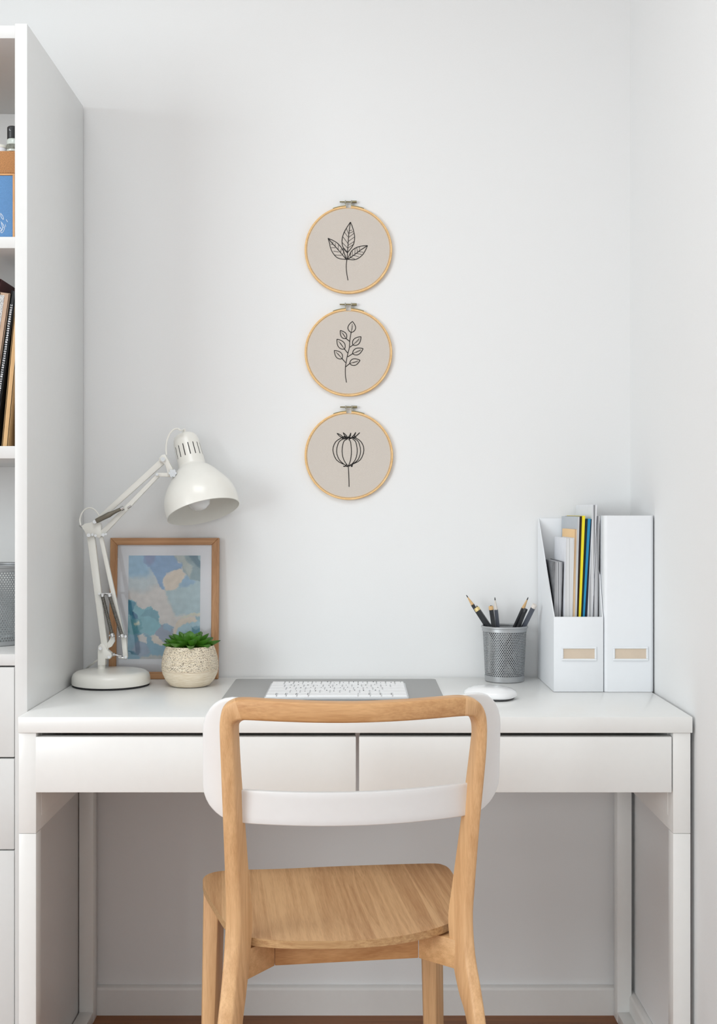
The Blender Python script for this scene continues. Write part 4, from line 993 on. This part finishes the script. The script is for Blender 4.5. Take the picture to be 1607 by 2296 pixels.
M_orange = mat('pale_orange_card', (244, 206, 154), .7, var=.02); M_orange_e = stripes('folder_edges', (240, 214, 178), (150, 110, 86), 700, lo=.38, hi=.5)
M_brown = mat('dark_brown_cloth', (58, 34, 30), .6); M_yellow = mat('yellow_card', (240, 222, 40), .5); M_dkgreen = mat('dark_green_card', (18, 38, 40), .5)
M_blue = mat('bright_blue_card', (28, 138, 186), .45); M_navy = mat('navy_card', (24, 30, 48), .5)
paper('brochure_stack', 'low stack of grey brochures at the left inside the open file', 'brochures', 1243, 1262, 1241, 1258, 1259, M_pages_d, .012, back=-.030, cover=M_covd)
paper('book', 'white book with clean page edges, behind the low brochures', 'book', 1268, 1287, 1264, 1283, 1206, M_pages_w, .0, back=-.060, cover=M_covw)
paper('folder', 'pale orange folder rising behind the white book', 'folder', 1287.5, 1293, 1283.5, 1288, 1187, M_orange_e, .002, back=-.050, cover=M_orange)
paper('magazine', 'thick pale grey magazine with a grey cover, left of the brown notebook', 'magazine', 1293.5, 1299, 1288.5, 1292.5, 1158, M_pages_w, .0, back=-.012, cover=M_covg)
paper('notebook', 'dark brown notebook beside the yellow folder', 'notebook', 1299.4, 1305, 1293, 1297, 1157.5, M_brown, .004, back=-.020)
paper('folder', 'bright yellow folder in the open file', 'folder', 1305.2, 1311.5, 1297.3, 1302, 1156.5, M_yellow, .0, back=-.014)
paper('folder', 'dark green folder between yellow and blue ones', 'folder', 1311.8, 1317.5, 1302.3, 1306, 1164, M_dkgreen, .005, back=-.018)
paper('folder', 'bright blue folder in the open file', 'folder', 1317.8, 1324, 1306.3, 1310.5, 1163, M_blue, .002, back=-.016)
paper('folder', 'navy folder between the blue folder and the tall papers', 'folder', 1324.3, 1328, 1311, 1316, 1164, M_navy, .005, back=-.018)
paper('paper_bundle', 'tallest bundle of white papers, rising above the blue folder', 'papers', 1328.4, 1338, 1317, 1328, 1131, M_pages_k, .0, back=-.014, cover=M_covw)
paper('paper_bundle', 'loose grey sheets at the right inside the open file', 'papers', 1338.2, 1343.5, 1329, 1340, 1157, M_pages_k, .004, back=-.016)

# ------------------------------------------------------------------ things on the bookcase shelves
ZA, ZB, ZD = 1.635, 1.2457, 0.8586      # tops of the three shelves
# woven box with a blue front
M_woven = mat('woven_rattan', (186, 132, 84), .8, var=.35, scale=1.0, bump=1.0, stretch=(500, 500, 900))
M_denim = mat('blue_canvas', (98, 142, 190), .9, var=.12, scale=900, bump=.3)
M_trimtan = mat('tan_piping', (214, 160, 108), .7, var=.06)
SB = thing('storage_box', (-0.80, -0.28, ZA), 'woven tan storage box with blue canvas front on the upper bookcase shelf', 'box')
bx1 = -0.6425; yf = -0.400
obj('body', box(B(), -0.98, bx1, yf + .006, -0.12, ZA + .0005, 1.806, .003), M_woven, SB)
obj('lid_band', box(B(), -0.981, bx1 + .001, yf, -0.118, P(0, 388, yf).z, 1.8085, .002), M_woven, SB)
xp = (28 - CX) * (yf + DW) / FPX
pnl = obj('front_panel', box(B(), -0.96, xp, yf + .0015, yf + .0058, ZA + .001, P(0, 393, yf).z, .0006), M_denim, SB)
b_ = box(B(), -0.96, xp + .0038, yf + .0005, yf + .0062, P(0, 392.6, yf).z, P(0, 388.6, yf).z); box(b_, xp + .0002, xp + .0036, yf + .0005, yf + .0062, ZA + .001, P(0, 392.7, yf).z); obj('piping', b_, M_trimtan, SB)
b_ = B()
for st in ([(1, 478), (6, 484), (8, 492), (4, 489), (1, 480)], [(2, 497), (8, 505), (10, 513), (5, 522), (2, 520), (6, 512), (3, 500)], [(-3, 520), (3, 516), (8, 509)], [(14, 492), (17, 498)], [(12, 503), (13, 509)], [(-6, 500), (-1, 508), (3, 514)]):
    tube(b_, smooth_path([P(x, y, yf + .0012) for x, y in st], 4), .0005, 5)
obj('stitched_drawing', b_, M_covw, pnl)
# small bottle and tin on the box
bp_ = (-0.6590, -0.386, 1.809)
BT = thing('bottle', bp_, 'small clear glass bottle with black cap on the woven box', 'bottle')
M_clear = mat('bottle_glass', (206, 214, 208), .1, var=.03, coat=.5); M_capk = mat('black_cap', (34, 36, 38), .4)
b_ = lathe(B(), [(0, .0003), (.0115, .0003), (.0122, .0015), (.0122, .020), (.0112, .0235), (.0098, .0250), (0, .0250)], bp_, n=28); gb = obj('glass_body', b_, M_clear, BT)
b_ = B(); lathe(b_, [(.01225, .0040), (.01235, .0042), (.01235, .0135), (.01225, .0138)], bp_, n=28); obj('label', b_, mat('bottle_label', (120, 122, 112), .6, var=.3, scale=200), gb)
b_ = lathe(B(), [(0, .0251), (.0108, .0251), (.0112, .0258), (.0112, .0465), (.0098, .0484), (0, .0486)], bp_, n=28); obj('cap', b_, M_capk, BT)
b_ = B(); yc = bp_[1] - .01118
for a in ([(-.0030, .0422), (-.0030, .0392)], [(-.0030, .0392), (-.0004, .0392)]): tube(b_, [Vector((bp_[0] + x - .001, yc + .0003, bp_[2] + z)) for x, z in a], .00035, 5)
obj('cap_mark', b_, M_covw, BT)
tp = (-0.6890, -0.375, 1.809)
TN = thing('lidded_tin', tp, 'low round white tin beside the small bottle on the woven box', 'tin')
obj('body', lathe(B(), [(0, .0003), (.0165, .0003), (.0172, .001), (.0172, .0095), (0, .0095)], tp, n=32), M_covw, TN)
obj('lid', lathe(B(), [(0, .0096), (.0178, .0096), (.0178, .0125), (.016, .0155), (.009, .0172), (0, .0175)], tp, n=32), mat('tin_lid', (226, 224, 214), .5), TN)

# leaning books on the middle shelf
def lean_book(name, label, cat, xb, ang, th, hgt, yfr, dep, cov, pages, spine=None, extra=None):
    """xb: right foot of the spine; leans to the right by ang degrees about that foot"""
    a = math.radians(ang); ux, up = Vector((math.cos(a), 0, -math.sin(a))), Vector((math.sin(a), 0, math.cos(a)))
    piv = Vector((xb, yfr, ZB + .0006)); M_ = Matrix(((ux.x, 0, up.x, piv.x), (0, 1, 0, piv.y), (ux.z, 0, up.z, piv.z), (0, 0, 0, 1)))
    lift = th * math.sin(a) * 0; o_ = thing(name, piv, label, cat, 'books leaning on the bookcase shelf')
    obj('cover', box(box(box(B(), -th, -th + .002, 0, dep, 0, hgt, M=M_), -.002, 0, 0, dep, 0, hgt, M=M_), -th, 0, 0, .0025, 0, hgt, .0006, M=M_), cov, o_)
    obj('pages', box(B(), -th + .0021, -.0021, .0026, dep - .004, .003, hgt - .003, M=M_), pages, o_)
    if extra: extra(o_, M_)
    return o_
M_darkred = mat('dark_red_cloth', (72, 22, 24), .6); M_beigecov = mat('beige_cover', (190, 160, 136), .6, var=.06); M_blackcov = mat('black_cover', (24, 25, 28), .5)
M_tanbook = mat('tan_cover', (216, 174, 122), .6, var=.06, scale=40); M_palebook = stripes('pale_stripes', (226, 221, 212), (176, 168, 156), 500)
M_speck = mat('speckled_paper', (205, 205, 210), .7, var=.9, scale=1.0, stretch=(900, 900, 700)); M_stitch = mat('white_stitch', (222, 222, 226), .7, var=.2)
def speck_strip(o_, M_): obj('speckled_strip', box(B(), -.0185, -.0095, -.0008, -.0001, .06, .288, M=M_), M_speck, o_)
def stitch_strip(o_, M_):
    b__ = B(); r_ = random.Random(2)
    for i in range(58):
        z = .018 + i * .0044
        for q in (-.0072, -.0056, -.0042): box(b__, q, q + r_.uniform(.0007, .0014), -.0008, -.0001, z, z + r_.uniform(.0014, .0032), M=M_)
    obj('stitching', b__, M_stitch, o_)
lean_book('book', 'pale grey striped book standing at the foot of the bookcase side panel', 'book', -0.6396, 0.0, .0115, .135, -0.385, .16, M_palebook, M_pages)
lean_book('book', 'thin tan book leaning right against the bookcase side', 'book', -0.6650, 5.3, .0118, .268, -0.400, .18, M_tanbook, M_pages)
lean_book('notebook', 'black notebook with white stitching along its spine, leaning right', 'notebook', -0.6895, 8.0, .0092, .298, -0.403, .19, M_blackcov, M_pages, extra=stitch_strip)
lean_book('book', 'beige book with a speckled white strip on its spine, leaning right', 'book', -0.7000, 8.0, .0195, .293, -0.406, .19, M_beigecov, M_pages, extra=speck_strip)
lean_book('book', 'dark red book, tallest of the leaning ones, behind the beige spine', 'book', -0.7212, 8.0, .03, .321, -0.404, .20, M_darkred, M_pages)

# mesh bin on the lower open shelf
WB = (-0.748, -0.255, ZD)
BN = thing('mesh_bin', WB, 'round grey wire mesh bin on the lower open shelf of the bookcase', 'bin')
zt2 = P(0, 1268, -.26).z
M_meshb = mat('grey_mesh', (160, 164, 166), .5, .5, var=.1, scale=300)
obj('mesh_wall', mesh_wall(WB, .083, .090, ZD + .008, zt2 - .006, 96, 32, .2), M_meshb, BN, smooth=0)
obj('base_band', lathe(B(), [(0, .0006), (.083, .0006), (.0842, .002), (.0845, .009), (.0832, .009), (.082, .003), (0, .003)], WB, n=64), M_silver, BN)
b_ = torus(B(), (WB[0], WB[1], zt2), .0905, .003); lathe(b_, [(.0895, -.009), (.0908, -.009), (.0908, 0), (.0895, 0), (.0895, -.009)], (WB[0], WB[1], zt2), n=64); obj('rim', b_, M_silver, BN)
